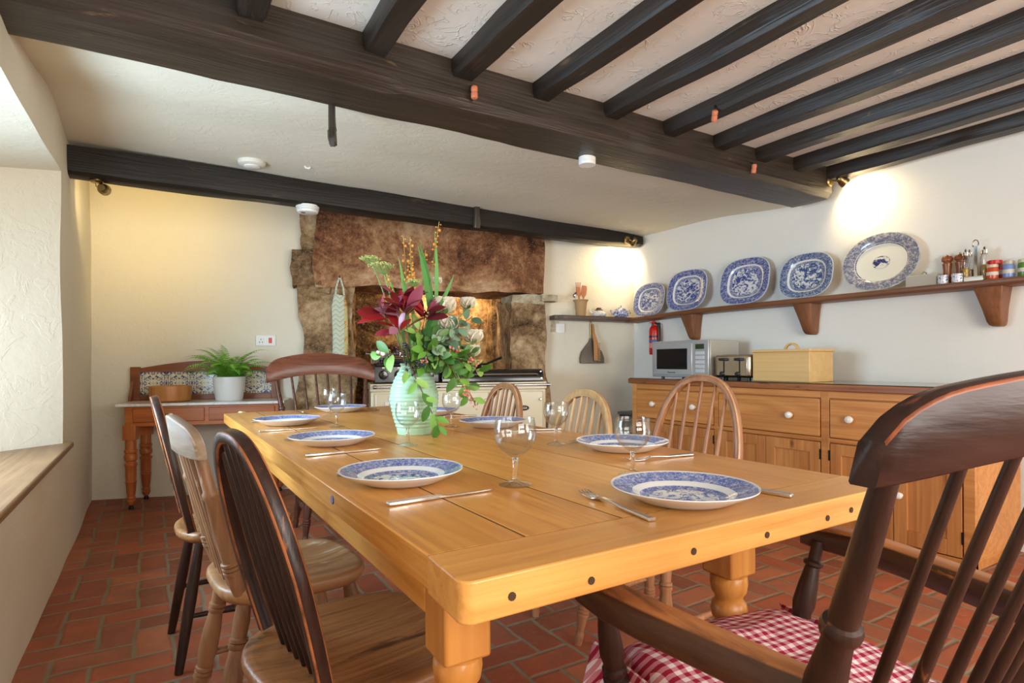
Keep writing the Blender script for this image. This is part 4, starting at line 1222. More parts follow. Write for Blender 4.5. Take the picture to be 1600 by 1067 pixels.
m2 = MB(); m2.bar([(0, 0, .215), (0, 0, .255)], .045, .003, (0, 1, 0), .2)
for i in range(4): m2.bar([((i - 1.5) * .012, 0, .25), ((i - 1.5) * .015, -.01, .30)], .006, .003, (0, 1, 0), .2)
on_pot('spaghetti_fork', 'pronged wooden serving fork at the back of the clay pot', (R(3), R(-4)), [mb, m2], [M_spoon, M_spoon], ['handle', 'prongs'], (-.005, -.02))
mb = MB(); mb.bar([(0, 0, 0), (0, 0, .16)], .014, .006, (0, 1, 0), .3)
m2 = MB(); m2.bar([(0, 0, .155), (0, 0, .19), (0, 0, .245), (0, 0, .27)], .05, .006, (0, 1, 0), .3, ws=[.016, .05, .056, .044])
on_pot('spatula', 'broad orange brown wooden spatula in the clay pot', (0, R(5)), [mb, m2], [M_spoon, M_spoon], ['handle', 'blade'], (.008, .012))
mb = MB(); mb.bar([(0, 0, 0), (0, 0, .17)], .012, .006, (0, 1, 0), .3)
m2 = MB(); m2.lathe([(.006, 0), (.018, .01), (.022, .03), (.016, .05), (.0001, .056)], 14, Matrix.Translation((0, 0, .165)), sy=.35)
on_pot('wooden_spoon', 'short wooden spoon standing between ladle and spatula', (R(4), R(-5)), [mb, m2], [M_spoon, M_spoon], ['handle', 'spoon_bowl'], (-.012, .015))

M_sprig = china('blue_sprigged_china', .06, .06, [(0, .55)], 4.0, 2, (.05, .08, .30), (.78, .77, .70), 'xz', 2.1, 9, .44)
M_sprig2 = china('blue_flowered_china', .06, .06, [(0, .95)], 4.0, 2, (.045, .07, .28), (.78, .78, .74), 'xz', 8.1, 9, .52)
tp = back_frame('sugar_pot', 'squat white china pot with a brown lid on the corner shelf', 'pot', 4.105, .10, 1.4375)
mb = MB(); mb.lathe([(.0001, 0), (.05, 0), (.066, .012), (.070, .028), (.060, .048), (.040, .058), (.0001, .058)], 28); mb.build('bowl', M_sprig, tp)
mb = MB(); mb.tube([(-.062, 0, .035), (-.088, 0, .05), (-.09, 0, .072), (-.078, 0, .078)], .006, 8); mb.build('handle', M_porc, tp)
mb = MB(); mb.lathe([(.0001, .056), (.036, .057), (.038, .066), (.026, .07), (.022, .085), (.0001, .088)], 20); mb.build('lid', plain('brown_lid', hexc(92, 64, 48), .4), tp)
tp = back_frame('teapot', 'small blue flowered china teapot at the corner end of the short shelf', 'teapot', 4.33, .10, 1.433)
mb = MB(); mb.lathe([(.0001, 0), (.045, 0), (.066, .02), (.070, .045), (.056, .075), (.03, .09), (.0001, .092)], 28); mb.build('body', M_sprig2, tp)
mb = MB(); mb.tube([(-.055, 0, .03), (-.085, 0, .035), (-.1, 0, .06), (-.108, 0, .07)], [.014, .011, .008, .007], 10); mb.build('spout', M_sprig2, tp)
mb = MB(); mb.tube([(.055, 0, .065), (.085, 0, .07), (.095, 0, .045), (.08, 0, .025), (.06, 0, .022)], .006, 8); mb.build('handle', M_sprig2, tp)
mb = MB(); mb.lathe([(.03, .088), (.02, .097), (.006, .1), (.004, .106), (.008, .112), (.0001, .116)], 16); mb.build('lid', M_sprig2, tp)

# on the back wall
sw = back_frame('wall_switch', 'square white switch plate on the wall below the corner shelf', 'switch', 3.755, 0.0, 1.335)
mb = MB(); mb.box(-.043, .043, -.020, .0, -.043, .043); mb.build('plate', M_white, sw, bevel=.003)
mb = MB(); mb.box(-.012, .012, -.026, -.018, -.02, .02); mb.build('rocker', M_white, sw, bevel=.002)
o = MB(); rough_box(o, 3.665, 3.75, -.010, .01, 1.30, 1.41, .012, .012, 14, 3)
o = o.build('bare_stone_patch', M_pale_stone, None); o.location = WA; o.rotation_euler = (0, 0, WROT); tag(o, 'patch of bare stone left showing behind the square white switch', 'stone')
sk = back_frame('cooker_switch', 'white socket and red cooker switch plate on the back wall above the fern', 'socket', 1.226, 0.0, 1.212)
mb = MB(); mb.box(-.075, .075, -.014, 0, -.043, .043); mb.build('plate', M_white, sk, bevel=.003)
mb = MB(); mb.box(.022, .046, -.02, -.012, -.022, .022); mb.build('red_rocker', NT('red_switch', .3, 0, hexc(216, 60, 24)).m, sk, bevel=.002)
mb = MB(); mb.box(-.055, -.015, -.019, -.012, -.03, .022); mb.build('socket_face', M_white, sk, bevel=.002)
mb = MB()
for x, z in ((-.035, .008), (-.045, -.014), (-.025, -.014)): mb.box(x - .003, x + .003, -.0196, -.0185, z - .005, z + .005)
mb.build('socket_hole', M_blackplast, sk)
M_dp = plain('grey_metal', hexc(112, 104, 92), .4, .6)
dp = back_frame('dustpan', 'grey metal dustpan hanging on the wall under the corner shelf', 'dustpan', 4.06, .0, 1.01)
mb = MB(); mb.loft([[(x, y, z) for x, y in ((-w, -.012), (w, -.012), (w, -.012 - t), (-w, -.012 - t))] for z, w, t in ((0, .115, .05), (.05, .117, .045), (.11, .10, .03), (.16, .06, .02), (.20, .025, .014), (.235, .014, .012))]); mb.build('pan', M_dp, dp, bevel=.003)
mb = MB(); mb.bar([(0, -.02, .23), (0, -.018, .38)], .02, .014, (0, 1, 0), .3); mb.tube([(0, -.018, .375), (0, -.012, .40), (0, -.004, .405)], .004, 6); mb.build('handle', M_brass, dp)
br = back_frame('hand_brush', 'wooden hand brush hanging in front of the grey dustpan', 'brush', 4.075, .0, 1.015)
mb = MB(); mb.bar([(.01, -.075, .02), (.008, -.072, .20), (0, -.05, .27), (-.004, -.04, .36)], .03, .018, (0, 1, 0), .3, ws=[.04, .04, .022, .018]); mb.build('handle', M_bowl, br)
mb = MB()
for i in range(12):
    for k in range(3): mb.tube([(.026 + .003 * k, -.086 + .008 * k, .022 + .0145 * i), (.048 + .003 * k, -.088 + .01 * k, .018 + .0145 * i)], .004, 5)
mb.build('bristles', plain('straw_bristles', hexc(196, 166, 112), .8), br)

# ------------------------------------------------------------------ cloth bag on the left jamb
tb_ = NT('leaf_print_cloth', .9, 0, (.7, .7, .6), .2)
X, Y, Z = tb_.sep()
w_ = tb_.math('ABSOLUTE', tb_.math('SUBTRACT', tb_.math('FRACT', tb_.math('MULTIPLY', X, 15.0)), .5))
zg = tb_.math('FRACT', tb_.math('ADD', tb_.math('MULTIPLY', Z, 26), tb_.math('MULTIPLY', w_, 1.5)))
c_ = tb_.ramp(zg, [(0, hexc(196, 200, 176)), (.45, hexc(140, 158, 146)), (.6, hexc(206, 204, 178))], 'CONSTANT')
c_ = tb_.mix(tb_.math('GREATER_THAN', X, .033), c_, tb_.ramp(tb_.noise(scale=38, detail=2), [(.5, hexc(200, 188, 130)), (.56, hexc(206, 130, 70))], 'CONSTANT'))
tb_.color(c_)
bg_ = back_frame('bag_holder', 'long leaf-print cloth bag hanging from a loop on the left stone jamb', 'bag', 1.803, .115, 1.06)
mb = MB()
rings = []
for i in range(24):
    z = .0 + .52 * i / 23
    w = .062 if i < 20 else .062 - .004 * (i - 19)
    ring = []
    for k in range(20):
        a = 2 * PI * k / 20
        rr = 1 + .05 * math.sin(3 * a + z * 9)
        ring.append((w * rr * math.cos(a), .024 * rr * math.sin(a), z + .004 * math.sin(2 * a)))
    rings.append(ring)
mb.loft(rings); mb.build('bag', tb_.m, bg_)
mb = MB()
for sgn in (1, -1): mb.bar([(.035 * sgn, 0, .51), (.028 * sgn, 0, .58), (.004 * sgn, .01, .665)], .014, .004, (0, 1, 0), .2)
mb.build('strap', tb_.m, bg_)
mb = MB(); mb.tube([(0, .05, .665), (0, -.005, .665), (0, -.012, .68)], .004, 6); mb.build('hook', M_iron, bg_)

# ------------------------------------------------------------------ range cooker
S0, S1 = 2.025, 3.405
W_ = S1 - S0
rc = back_frame('range_cooker', 'cream enamel range cooker with black hob standing in the stone fireplace', 'cooker', S0, .62, 0)
mb = MB(); mb.box(0, W_, 0.0, .49, .09, .81); mb.build('body', M_cream, rc, bevel=.012, seg=3)
mb = MB(); mb.box(.02, W_ - .02, .04, .48, 0, .09); mb.build('plinth', M_black, rc, bevel=.004)
mb = MB(); mb.box(-.004, W_ + .004, -.012, .49, .81, .868); mb.build('top_plate', M_cream, rc, bevel=.006)
mb = MB(); mb.tube([(.02, -.06, .846), (W_ + .015, -.06, .846)], .011, 12); rl = mb.build('towel_rail', M_steel, rc)
for x in (.03, .50, W_ + .0):
    mb = MB(); mb.box(x - .013, x + .013, -.068, .0, .833, .859); mb.build('rail_bracket', M_black, rl, bevel=.004)
mb = MB(); mb.box(.02, .52, .005, .40, .868, 1.005); cp = mb.build('control_panel', M_black, rc, bevel=.012)
for k in range(4):
    mb = MB(); mb.lathe([(.0001, 0), (.036, 0), (.034, .02), (.028, .026), (.0001, .028)], 20, Matrix.Translation((.095 + .115 * k, .005, .935)) @ Matrix.Rotation(PI / 2, 4, 'X')); mb.build('knob', M_black, cp)
mb = MB()
for k in range(4): mb.box(.085 + .115 * k, .105 + .115 * k, .0035, .006, .983, .993)
mb.build('marker', M_text_w, cp)
mb = MB()
for y in (.08, .2, .32): mb.box(.05, .49, y - .008, y + .008, 1.005, 1.018)
for x in (.1, .2, .34, .44): mb.box(x - .008, x + .008, .06, .36, 1.005, 1.018)
mb.build('pan_support', M_iron, rc, bevel=.002)
mb = MB()
mb.loft([[(x, y, z) for y, z in ((.01, .872), (.01, .915), (.03, .955), (.06, .968), (.40, .968), (.42, .955), (.42, .872))] for x in (.535, .56, W_ - .04, W_ - .015)])
hl = mb.build('hob_lid', M_black, rc, bevel=.006)
mb = MB(); mb.tube([(.60, -.004, .925), (.62, -.02, .93), (W_ - .09, -.02, .93), (W_ - .07, -.004, .925)], .006, 8); mb.build('lid_handle', M_steel, hl)
mb = MB()
for z in (.893, .945): mb.lathe([(.0001, 0), (.010, 0), (.008, .004), (.0001, .005)], 12, Matrix.Translation((W_ - .035, .01 if z < .9 else .03, z)) @ Matrix.Rotation(PI / 2, 4, 'X'))
mb.build('rivet', M_steel, rc)
for x0, x1, z0, z1 in ((.03, .43, .46, .795), (.03, .43, .12, .44), (.46, .90, .46, .795), (.46, .90, .12, .44), (.93, W_ - .03, .46, .795), (.93, W_ - .03, .12, .44)):
    mb = MB(); mb.box(x0, x1, -.022, .002, z0, z1); dr = mb.build('door', M_cream, rc, bevel=.010, seg=3)
    lx = x0 + .10 if x0 < .1 else x1 - .03
    mb = MB()
    if x0 < .1:
        mb.box(lx - .03, lx + .005, -.05, -.02, z1 - .09, z1 - .06); mb.box(lx, lx + .05, -.045, -.02, z1 - .075, z1 - .02)
        mb.build('door_latch', M_porc, dr, bevel=.006)
    else:
        mb.lathe([(.012, 0), (.014, .02), (.008, .03), (.0001, .03)], 12, Matrix.Translation((lx, -.022, z1 - .065)) @ Matrix.Rotation(PI / 2, 4, 'X'))
        mb.build('door_latch', M_steel, dr)
bx, bz = 3.212 - S0, .66
mb = MB(); mb.lathe([(.0001, 0), (.042, 0), (.040, .004), (.0001, .005)], 28, Matrix.Translation((bx, -.022, bz)) @ Matrix.Rotation(PI / 2, 4, 'X') @ Matrix.Scale(.5, 4, (0, 1, 0))); bd = mb.build('badge', M_iron, rc)
lettering('badge_lettering', 'AGA', .024, M_text_w, bd, (bx, -.0275, bz), (PI / 2, 0, 0))

def saucepan(name, label, s, o, z, r, h, m, hand='loops', lid=True):
    p_ = back_frame(name, label, 'pan', s, o, z)
    mb = MB(); mb.lathe([(.0001, 0), (r * .96, 0), (r, .006), (r, h), (r * 1.04, h + .003), (r * 1.0, h + .005), (r * .97, h), (r * .95, .006), (.0001, .005)], 32); mb.build('pan_body', m, p_)
    if lid:
        mb = MB(); mb.lathe([(r * 1.03, h + .005), (r * .9, h + .014), (r * .4, h + .026), (.0001, h + .028)], 32); ld_ = mb.build('lid', M_steel, p_)
        mb = MB(); mb.lathe([(.006, h + .026), (.006, h + .04), (.017, h + .046), (.016, h + .056), (.0001, h + .058)], 16); mb.build('lid_knob', M_steel, ld_)
    mb = MB()
    if hand == 'loops':
        for sgn in (1, -1): mb.tube([(r * sgn, -.03, h * .75), ((r + .035) * sgn, -.025, h * .78), ((r + .035) * sgn, .025, h * .78), (r * sgn, .03, h * .75)], .006, 8)
    else:
        a = hand
        mb.tube([(r * .97 * math.cos(a), r * .97 * math.sin(a), h * .8), ((r + .06) * math.cos(a), (r + .06) * math.sin(a), h * .95), ((r + .20) * math.cos(a), (r + .20) * math.sin(a), h * 1.0 + .05)], [.007, .009, .011], 8)
    mb.build('handle', m if hand == 'loops' else M_iron, p_)
    return p_
saucepan('saucepan', 'lidded stainless steel saucepan at the back left of the hob', 2.115, .36, 1.019, .078, .10, M_steel)
saucepan('milk_pan', 'small open steel pan beside the lidded saucepan on the hob', 2.30, .34, 1.019, .06, .06, M_steel, 'loops', False)
saucepan('skillet', 'black skillet at the front of the left hob', 2.25, .52, 1.019, .098, .03, M_iron, 'loops', True)
saucepan('frying_pan', 'black frying pan with its long handle rising to the right on the closed range lid', 2.80, .42, .9695, .115, .045, M_iron, R(14), False)

# ------------------------------------------------------------------ washstand
ws = back_frame('washstand', 'orange mahogany washstand with marble top and tiled splashback by the back wall', 'washstand', .305, .45, 0)
WW = 1.10
mb = MB()
mb.prism([(0, -.0), (WW, -.0), (WW, .44), (0, .44)], .728, .748); mb.build('marble_top', M_marble, ws, bevel=.006, seg=3)
mb = MB(); mb.box(.045, WW - .045, .04, .42, .585, .728, tone=.4); mb.build('case', M_maho, ws, bevel=.003)
for x0, x1 in ((.10, .555), (.585, 1.03)):
    mb = MB(); mb.box(x0, x1, .028, .045, .615, .712, tone=rnd.random()); dr = mb.build('drawer', M_maho, ws, bevel=.004)
    xm = (x0 + x1) / 2
    mb = MB(); mb.lathe([(.0001, 0), (.032, 0), (.030, .004), (.012, .007), (.0001, .008)], 20, Matrix.Translation((xm, .028, .662)) @ Matrix.Rotation(PI / 2, 4, 'X') @ Matrix.Scale(.55, 4, (0, 1, 0)))
    mb.tube([(xm - .022, .020, .664), (xm - .018, .012, .652), (xm + .018, .012, .652), (xm + .022, .020, .664)], .0035, 6); mb.build('drawer_pull', M_brass, dr)
WL = [(0, .010), (.03, .018), (.07, .021), (.09, .016), (.10, .021), (.12, .022), (.13, .017), (.20, .021), (.34, .025), (.355, .029), (.37, .024), (.45, .026), (.58, .026), (.6, .031), (.63, .031), (.645, .022), (.66, .022), (.68, .030), (.73, .032), (.77, .028), (.78, .024), (.79, .030), (.83, .031), (.84, .026), (1, .026)]
for x in (.075, WW - .075):
    for y in (.07, .39):
        mb = MB(); mb.turn((x, y, .028), (x, y, .50), [(t_, r_ * 1.35) for t_, r_ in WL], 18); mb.box(x - .041, x + .041, y - .041, y + .041, .49, .60, tone=.6)
        lg = mb.build('leg', M_maho_z, ws, bevel=.003)
        mb = MB(); mb.lathe([(.0001, 0), (.016, 0), (.018, .012), (.012, .026), (.006, .03)], 14, Matrix.Translation((x, y, 0))); mb.build('castor', M_iron, lg)
mb = MB()
top = [(0.0, .0), (WW - .10, .0)]
mb.box(.0 - .03 + .0, .035, .395, .425, .748, 1.005, tone=.3)
mb.box(WW - .135, WW - .07, .395, .425, .748, 1.005, tone=.6)
mb.box(.035, WW - .135, .398, .42, .748, .790, tone=.5)
n_ = 24
mb.loft([[(.035 + (WW - .17) * i / n_, y, z) for y, z in ((.398, .965), (.398, .995 + .055 * math.sin(PI * i / n_)), (.42, .995 + .055 * math.sin(PI * i / n_)), (.42, .965))] for i in range(n_ + 1)])
mb.loft([[(x, y, z) for y, z in ((.395, .748), (.33, .748), (.335, .775), (.385, .86), (.395, .90))] for x in (-.026, -.008)])
mb.loft([[(x, y, z) for y, z in ((.395, .748), (.33, .748), (.335, .775), (.385, .86), (.395, .90))] for x in (WW - .095, WW - .077)])
mb.build('splashback_frame', M_maho_d, ws, bevel=.003)
tt = NT('floral_tile', .12, 0, (.8, .8, .7), .6)
X, Y, Z = tt.sep()
TS = .178
fx = tt.math('SUBTRACT', tt.math('FRACT', tt.math('DIVIDE', tt.math('SUBTRACT', X, .035), TS)), .5)
fz = tt.math('SUBTRACT', tt.math('FRACT', tt.math('DIVIDE', tt.math('SUBTRACT', Z, .79), TS)), .5)
ax, az = tt.math('ABSOLUTE', fx), tt.math('ABSOLUTE', fz)
corner = tt.math('GREATER_THAN', tt.math('ADD', ax, az), .84)
grout = tt.math('GREATER_THAN', tt.math('MAXIMUM', ax, az), .492)
vv = tt.comb(ax, az)
pt = tt.noise(tt.map(vv, scale=(1, 1, 1)), 11, 3, .6, 1.4)
flo = tt.ramp(pt, [(.50, 0), (.53, 1)])
c_ = tt.mix(flo, hexc(226, 218, 186), hexc(66, 76, 128))
c_ = tt.mix(corner, c_, hexc(58, 66, 112))
tt.color(tt.mix(grout, c_, hexc(140, 134, 120)))
mb = MB(); mb.box(.035, WW - .135, .400, .412, .79, .966); mb.build('tile_panel', tt.m, ws)
bo = back_frame('wooden_bowl', 'round turned wooden bowl on the marble washstand', 'bowl', .60, .255, .7485)
o = MB(); o.lathe([(.0001, 0), (.115, 0), (.132, .012), (.138, .05), (.140, .115), (.134, .118), (.126, .112), (.12, .03), (.1, .02), (.0001, .02)], 40)
mb = o; bo_m = mb.build('bowl_body', M_bowl, bo)

# potted fern
fn = back_frame('potted_fern', 'bushy green fern in a white ceramic pot on the washstand', 'plant', .995, .245, .7485)
mb = MB(); mb.lathe([(.0001, 0), (.088, 0), (.094, .006), (.108, .10), (.114, .165), (.114, .178), (.108, .180), (.104, .17), (.098, .15), (.0001, .15)], 36); mb.build('pot', plain('white_ceramic', (.76, .75, .71), .35), fn)
mb = MB(); mb.lathe([(.0001, .150), (.099, .152)], 20, caps=True); mb.build('soil', plain('soil', (.03, .02, .012), .95), fn)
tf = NT('fern_green', .5, 0, (.1, .3, .05), .3)
tf.color(tf.ramp(tf.tone(), [(0, hexc(76, 134, 34)), (.5, hexc(124, 182, 58)), (1, hexc(172, 214, 100))]))
tf.b.inputs['Subsurface Weight'].default_value = 0.0
M_fern = tf.m
def frond(az, el, L, w, tn):
    mb = MB(); mb.tone = tn
    p = Vector((.03 * math.cos(az), .03 * math.sin(az), .155)); h = Vector((math.cos(az), math.sin(az), 0))
    n = 20; step = L / n; pts = []; e = el
    for i in range(n + 1):
        t = i / n
        pts.append(p.copy())
        e2 = el - 1.75 * t ** 1.6
        p = p + (h * math.cos(e2) + Vector((0, 0, math.sin(e2)))) * step
    side = h.cross(Vector((0, 0, 1)))
    mb.tube(pts, [.0018 * (1 - .7 * i / n) for i in range(n + 1)], 5, tone=tn * .6)
    for i in range(4, n):
        t = i / n
        ll = w * math.sin(PI * min(1, .12 + .88 * t)) ** .7 * (1.0 if t < .8 else (1 - t) / .2 * .8 + .2)
        d = (pts[i + 1] - pts[i]).normalized()
        up_ = side.cross(d) * -1
        if up_.z < 0: up_ = -up_
        for s in (1, -1):
            mb.leaf(pts[i], side * s + d * .45 - up_ * .1, up_, ll, step * .74, .35, .1, 2, lambda q: .55 + .45 * math.sin(PI * q) if q < .9 else .2, tone=min(1, max(0, tn + rnd.uniform(-.15, .15))))
    mb.build('frond', M_fern, fn, sharp=180)
for k in range(70):
    a = k * 2.399 + rnd.uniform(-.2, .2)
    q = k / 70
    frond(a, R(88 - 50 * q + rnd.uniform(-6, 6)), rnd.uniform(.28, .38) * (1.0 if math.sin(a) < .1 else .52), rnd.uniform(.028, .038), rnd.uniform(.3, 1.0) * (1.1 - .4 * q))

# ------------------------------------------------------------------ place settings
PR = .133
M_plate = china('willow_plate_china', PR, PR, [(0, 1), (.47, .95), (.60, .03), (.70, .95), (.965, .3), (.985, .03)], 17, 2.0, (.06, .11, .40), (.80, .82, .82), 'xy', 1.5, .47, .47)
PROF = [(.0001, .006), (.07, .006), (.078, .0085), (.085, .013), (.094, .0172), (.128, .0275), (PR, .0295), (PR, .0275), (.128, .024), (.110, .0155), (.092, .0065), (.078, .0), (.072, 0), (.071, .003), (.0001, .003)]
mb = MB(); mb.lathe(list(reversed(PROF)), 72, caps=False)
p0 = mb.build('dinner_plate', M_plate, None, sharp=50)
PL = [(.462, 1.213, 20, 'blue willow dinner plate nearest the viewer on the window side'),
      (.489, 1.892, 70, 'middle blue willow dinner plate on the window side of the table'),
      (.484, 2.592, 140, 'farthest blue willow dinner plate on the window side of the table'),
      (.841, .761, 200, 'blue willow dinner plate at the near end, in front of the dark armchair'),
      (1.170, 1.290, 260, 'blue willow dinner plate nearest the viewer on the dresser side'),
      (1.157, 2.030, 310, 'blue willow dinner plate behind the big round goblet, middle of the dresser side'),
      (1.165, 2.66, 30, 'blue willow dinner plate behind the vase, farthest on the dresser side'),
      (.850, 3.115, 100, 'blue willow dinner plate at the far head of the table')]
for k, (x, y, a, lab) in enumerate(PL):
    o = p0 if k == 0 else p0.copy()
    if k: col.objects.link(o)
    o.location = (x, y, TZ + .0008); o.rotation_euler = (0, 0, R(a))
    tag(o, lab, 'plate', 'blue willow dinner plates laid on the table')

GP = [(.0001, 0), (.034, 0), (.0345, .0015), (.030, .004), (.012, .008), (.0062, .013), (.0055, .03), (.0055, .05), (.0075, .058), (.018, .064), (.032, .075), (.041, .090), (.0445, .106), (.0435, .122), (.040, .140), (.0395, .1408), (.0388, .140), (.042, .122), (.043, .106), (.0395, .091), (.031, .077), (.017, .067), (.006, .0635), (.0001, .063)]
M_thin = NT('thin_clear_glass', 0.0, 0, (1, 1, 1)).m
_t = M_thin.node_tree
_tr = _t.nodes.new('ShaderNodeBsdfTransparent'); _gl = _t.nodes.new('ShaderNodeBsdfGlossy'); _mx = _t.nodes.new('ShaderNodeMixShader'); _lw = _t.nodes.new('ShaderNodeLayerWeight'); _pw = _t.nodes.new('ShaderNodeMath'); _ma = _t.nodes.new('ShaderNodeMath')
_tr.inputs[0].default_value = (.96, .97, .965, 1)
_gl.inputs['Roughness'].default_value = 0.01
_pw.operation = 'POWER'; _pw.inputs[1].default_value = 2.6
_ma.operation = 'MULTIPLY_ADD'; _ma.inputs[1].default_value = 0.60; _ma.inputs[2].default_value = 0.05
_t.links.new(_lw.outputs['Facing'], _pw.inputs[0]); _t.links.new(_pw.outputs[0], _ma.inputs[0]); _t.links.new(_ma.outputs[0], _mx.inputs[0])
_t.links.new(_tr.outputs[0], _mx.inputs[1]); _t.links.new(_gl.outputs[0], _mx.inputs[2])
_t.links.new(_mx.outputs[0], _t.nodes['Material Output'].inputs[0])
g0 = thing('wine_glass', '', 'glass')
mb = MB(); mb.lathe(GP[:6] + [(.0001, .0135)], 40, caps=False); mb.build('foot', M_thin, g0, sharp=60)
mb = MB(); mb.lathe([(.0001, .0136)] + GP[5:9] + [(.0001, .0595)], 32, caps=False); mb.build('stem', M_glass, g0, sharp=60)
mb = MB(); mb.lathe([(.0001, .0597)] + GP[8:], 48, caps=False); mb.build('bowl', M_thin, g0, sharp=60)
GL = [(.650, 1.046, 1.02, 1.0, 'big round wine goblet on the seam near the middle of the table'),
      (.679, 1.727, .87, .95, 'wine glass directly in front of the green vase'),
      (.635, 2.386, .87, .95, 'wine glass left of the vase, nearer of the pair'),
      (.735, 2.891, .87, .95, 'wine glass left of the vase, farther of the pair'),
      (1.020, 2.120, .87, .95, 'wine glass just right of the vase below the hanging leaves'),
      (1.070, 1.480, .88, .94, 'wine glass in front of the golden bow-back chair'),
      (.930, .990, .93, .93, 'round wine goblet behind the plate at the near end'),
      (1.015, 2.68, .87, .95, 'wine glass behind the vase on the far side')]
for k, (x, y, s, h, lab) in enumerate(GL):
    o = g0 if k == 0 else copy_thing(g0, (0, 0, 0), 0)
    o.location = (x, y, TZ + .0008); o.scale = (s, s, h)
    tag(o, lab, 'glass', 'wine glasses on the dining table')

mb = MB()
mb.loft([[(x, w * a, z) for a, z in ((-1, .001), (-1, .001 + t), (1, .001 + t), (1, .001))] for x, w, t in ((-.11, .006, .004), (-.108, .0075, .0065), (-.03, .0062, .0065), (.0, .005, .006))])
kh = mb
mb = MB()
mb.loft([[(x, y0 + (y1 - y0) * a, z) for a, z in ((0, .0015), (0, .0045), (1, .0025), (1, .0018))] for x, y0, y1 in ((-.002, -.005, .005), (.02, -.0055, .0085), (.07, -.0055, .009), (.10, -.0045, .006), (.112, -.002, .001))])
kn = thing('table_knife', '', 'knife'); kh.build('handle', M_steel, kn, bevel=.001); mb.build('blade', M_steel, kn, bevel=.0004)
fk = thing('table_fork', '', 'fork')
mb = MB(); mb.bar([(-.115, 0, .004), (-.03, 0, .0045), (.0, 0, .007), (.03, 0, .008)], .012, .004, (0, 0, 1), .25, ws=[.015, .0105, .007, .008], hs=[.005, .004, .0035, .003]); mb.build('handle', M_steel, fk)
mb = MB()
mb.bar([(.028, 0, .008), (.036, 0, .007), (.050, 0, .004), (.06, 0, .003)], .02, .003, (0, 0, 1), .2, ws=[.008, .016, .024, .024])
for i in range(4):
    y = (i - 1.5) * .0066
    mb.bar([(.058, y, .003), (.075, y, .0025), (.095, y, .006), (.102, y, .009)], .0036, .0026, (0, 0, 1), .25, ws=[.004, .0036, .003, .0016])
mb.build('tines', M_steel, fk)
KN = [(.470, 1.022, 2, 'table knife nearest the viewer on the window side'), (.468, 1.682, 4, 'table knife before the middle plate on the window side'), (.450, 2.372, 2, 'table knife before the farthest plate on the window side'),
      (1.005, .770, 100, 'table knife to the right of the plate at the near end'), (1.235, 1.50, 184, 'table knife behind the nearest plate on the dresser side'), (1.225, 2.235, 186, 'table knife behind the middle plate on the dresser side'),
      (1.22, 2.86, 184, 'table knife behind the farthest plate on the dresser side'), (.665, 3.155, -88, 'table knife left of the plate at the far head')]
FK = [(.472, 1.352, 1, 'table fork half hidden behind the nearest plate on the window side'), (.488, 2.055, 2, 'table fork half hidden behind the middle plate on the window side'), (.480, 2.765, -2, 'table fork behind the farthest plate on the window side'),
      (.701, .800, 82, 'table fork lying alone left of the plate at the near end'), (1.140, 1.118, 174, 'table fork beside the nearest plate on the dresser side'), (1.205, 1.822, 165, 'table fork before the middle plate on the dresser side'),
      (1.205, 2.49, 172, 'table fork before the farthest plate on the dresser side'), (1.035, 3.15, -92, 'table fork right of the plate at the far head')]
for src, lst, g in ((kn, KN, 'table knives'), (fk, FK, 'table forks')):
    for k, (x, y, a, lab) in enumerate(lst):
        if k == 0:
            src.location = (x, y, TZ + .0006); src.rotation_euler = (0, 0, R(a)); tag(src, lab, None, g)
        else:
            copy_thing(src, (x, y, TZ + .0006), R(a), lab, g)

# ------------------------------------------------------------------ vase
VX, VY = .812, 2.0
t = NT('celadon_glaze', .22, 0, hexc(168, 206, 176), .5)
M_vase = t.m
va = thing('vase', 'pale green ridged ceramic vase full of garden flowers on the table', 'vase', (VX, VY, TZ + .0008))
prof = []
for i in range(111):
    z = .246 * i / 110
    q = z / .246
    r = .066 + .033 * math.sin(PI * min(1, q / .98) ** .92) ** 1.0 if q < .55 else 0
    base = [(0, .060), (.08, .064), (.25, .076), (.42, .0855), (.55, .0875), (.68, .083), (.80, .072), (.90, .058), (.955, .050), (1.0, .047)]
    for (a0, r0), (a1, r1) in zip(base[:-1], base[1:]):
        if a0 <= q <= a1:
            f = (q - a0) / (a1 - a0); r = r0 + (r1 - r0) * f
    ridge = .0014 * math.sin(z * 2 * PI / .0135) if .02 < z < .235 else 0
    prof.append((r + ridge, z))
prof += [(.050, .250), (.051, .254), (.047, .256), (.043, .250), (.046, .235), (.065, .19), (.08, .13), (.056, .01), (.0001, .008)]
mb = MB(); mb.lathe([(.0001, 0)] + prof, 56, caps=False); mb.build('body', M_vase, va, sharp=70)

# ------------------------------------------------------------------ the bouquet; local x runs across, y away from the viewer's side, z up from the table
def leafmat(name, stops, rough=.45, trans=.0):
    q = NT(name, rough, 0, stops[0][1], .35)
    q.color(q.ramp(q.tone(), stops))
    return q.m
M_green = leafmat('green_leaf', [(0, hexc(62, 108, 38)), (.5, hexc(98, 154, 56)), (1, hexc(156, 196, 104))])
M_dgreen = leafmat('dark_leaf', [(0, hexc(36, 66, 34)), (.5, hexc(64, 104, 48)), (1, hexc(110, 146, 84))])
M_blade = leafmat('sword_leaf', [(0, hexc(58, 120, 48)), (1, hexc(120, 182, 96))])
M_grey_leaf = leafmat('grey_green_leaf', [(0, hexc(70, 104, 80)), (1, hexc(140, 168, 140))])
M_burg = leafmat('burgundy_leaf', [(0, hexc(78, 18, 30)), (.35, hexc(134, 26, 32)), (.7, hexc(164, 40, 44)), (.86, hexc(140, 70, 96)), (1, hexc(176, 124, 142))], .4)
M_stem = plain('stem_green', hexc(112, 148, 76), .6)
M_stem_b = plain('stem_brown', hexc(110, 84, 56), .6)
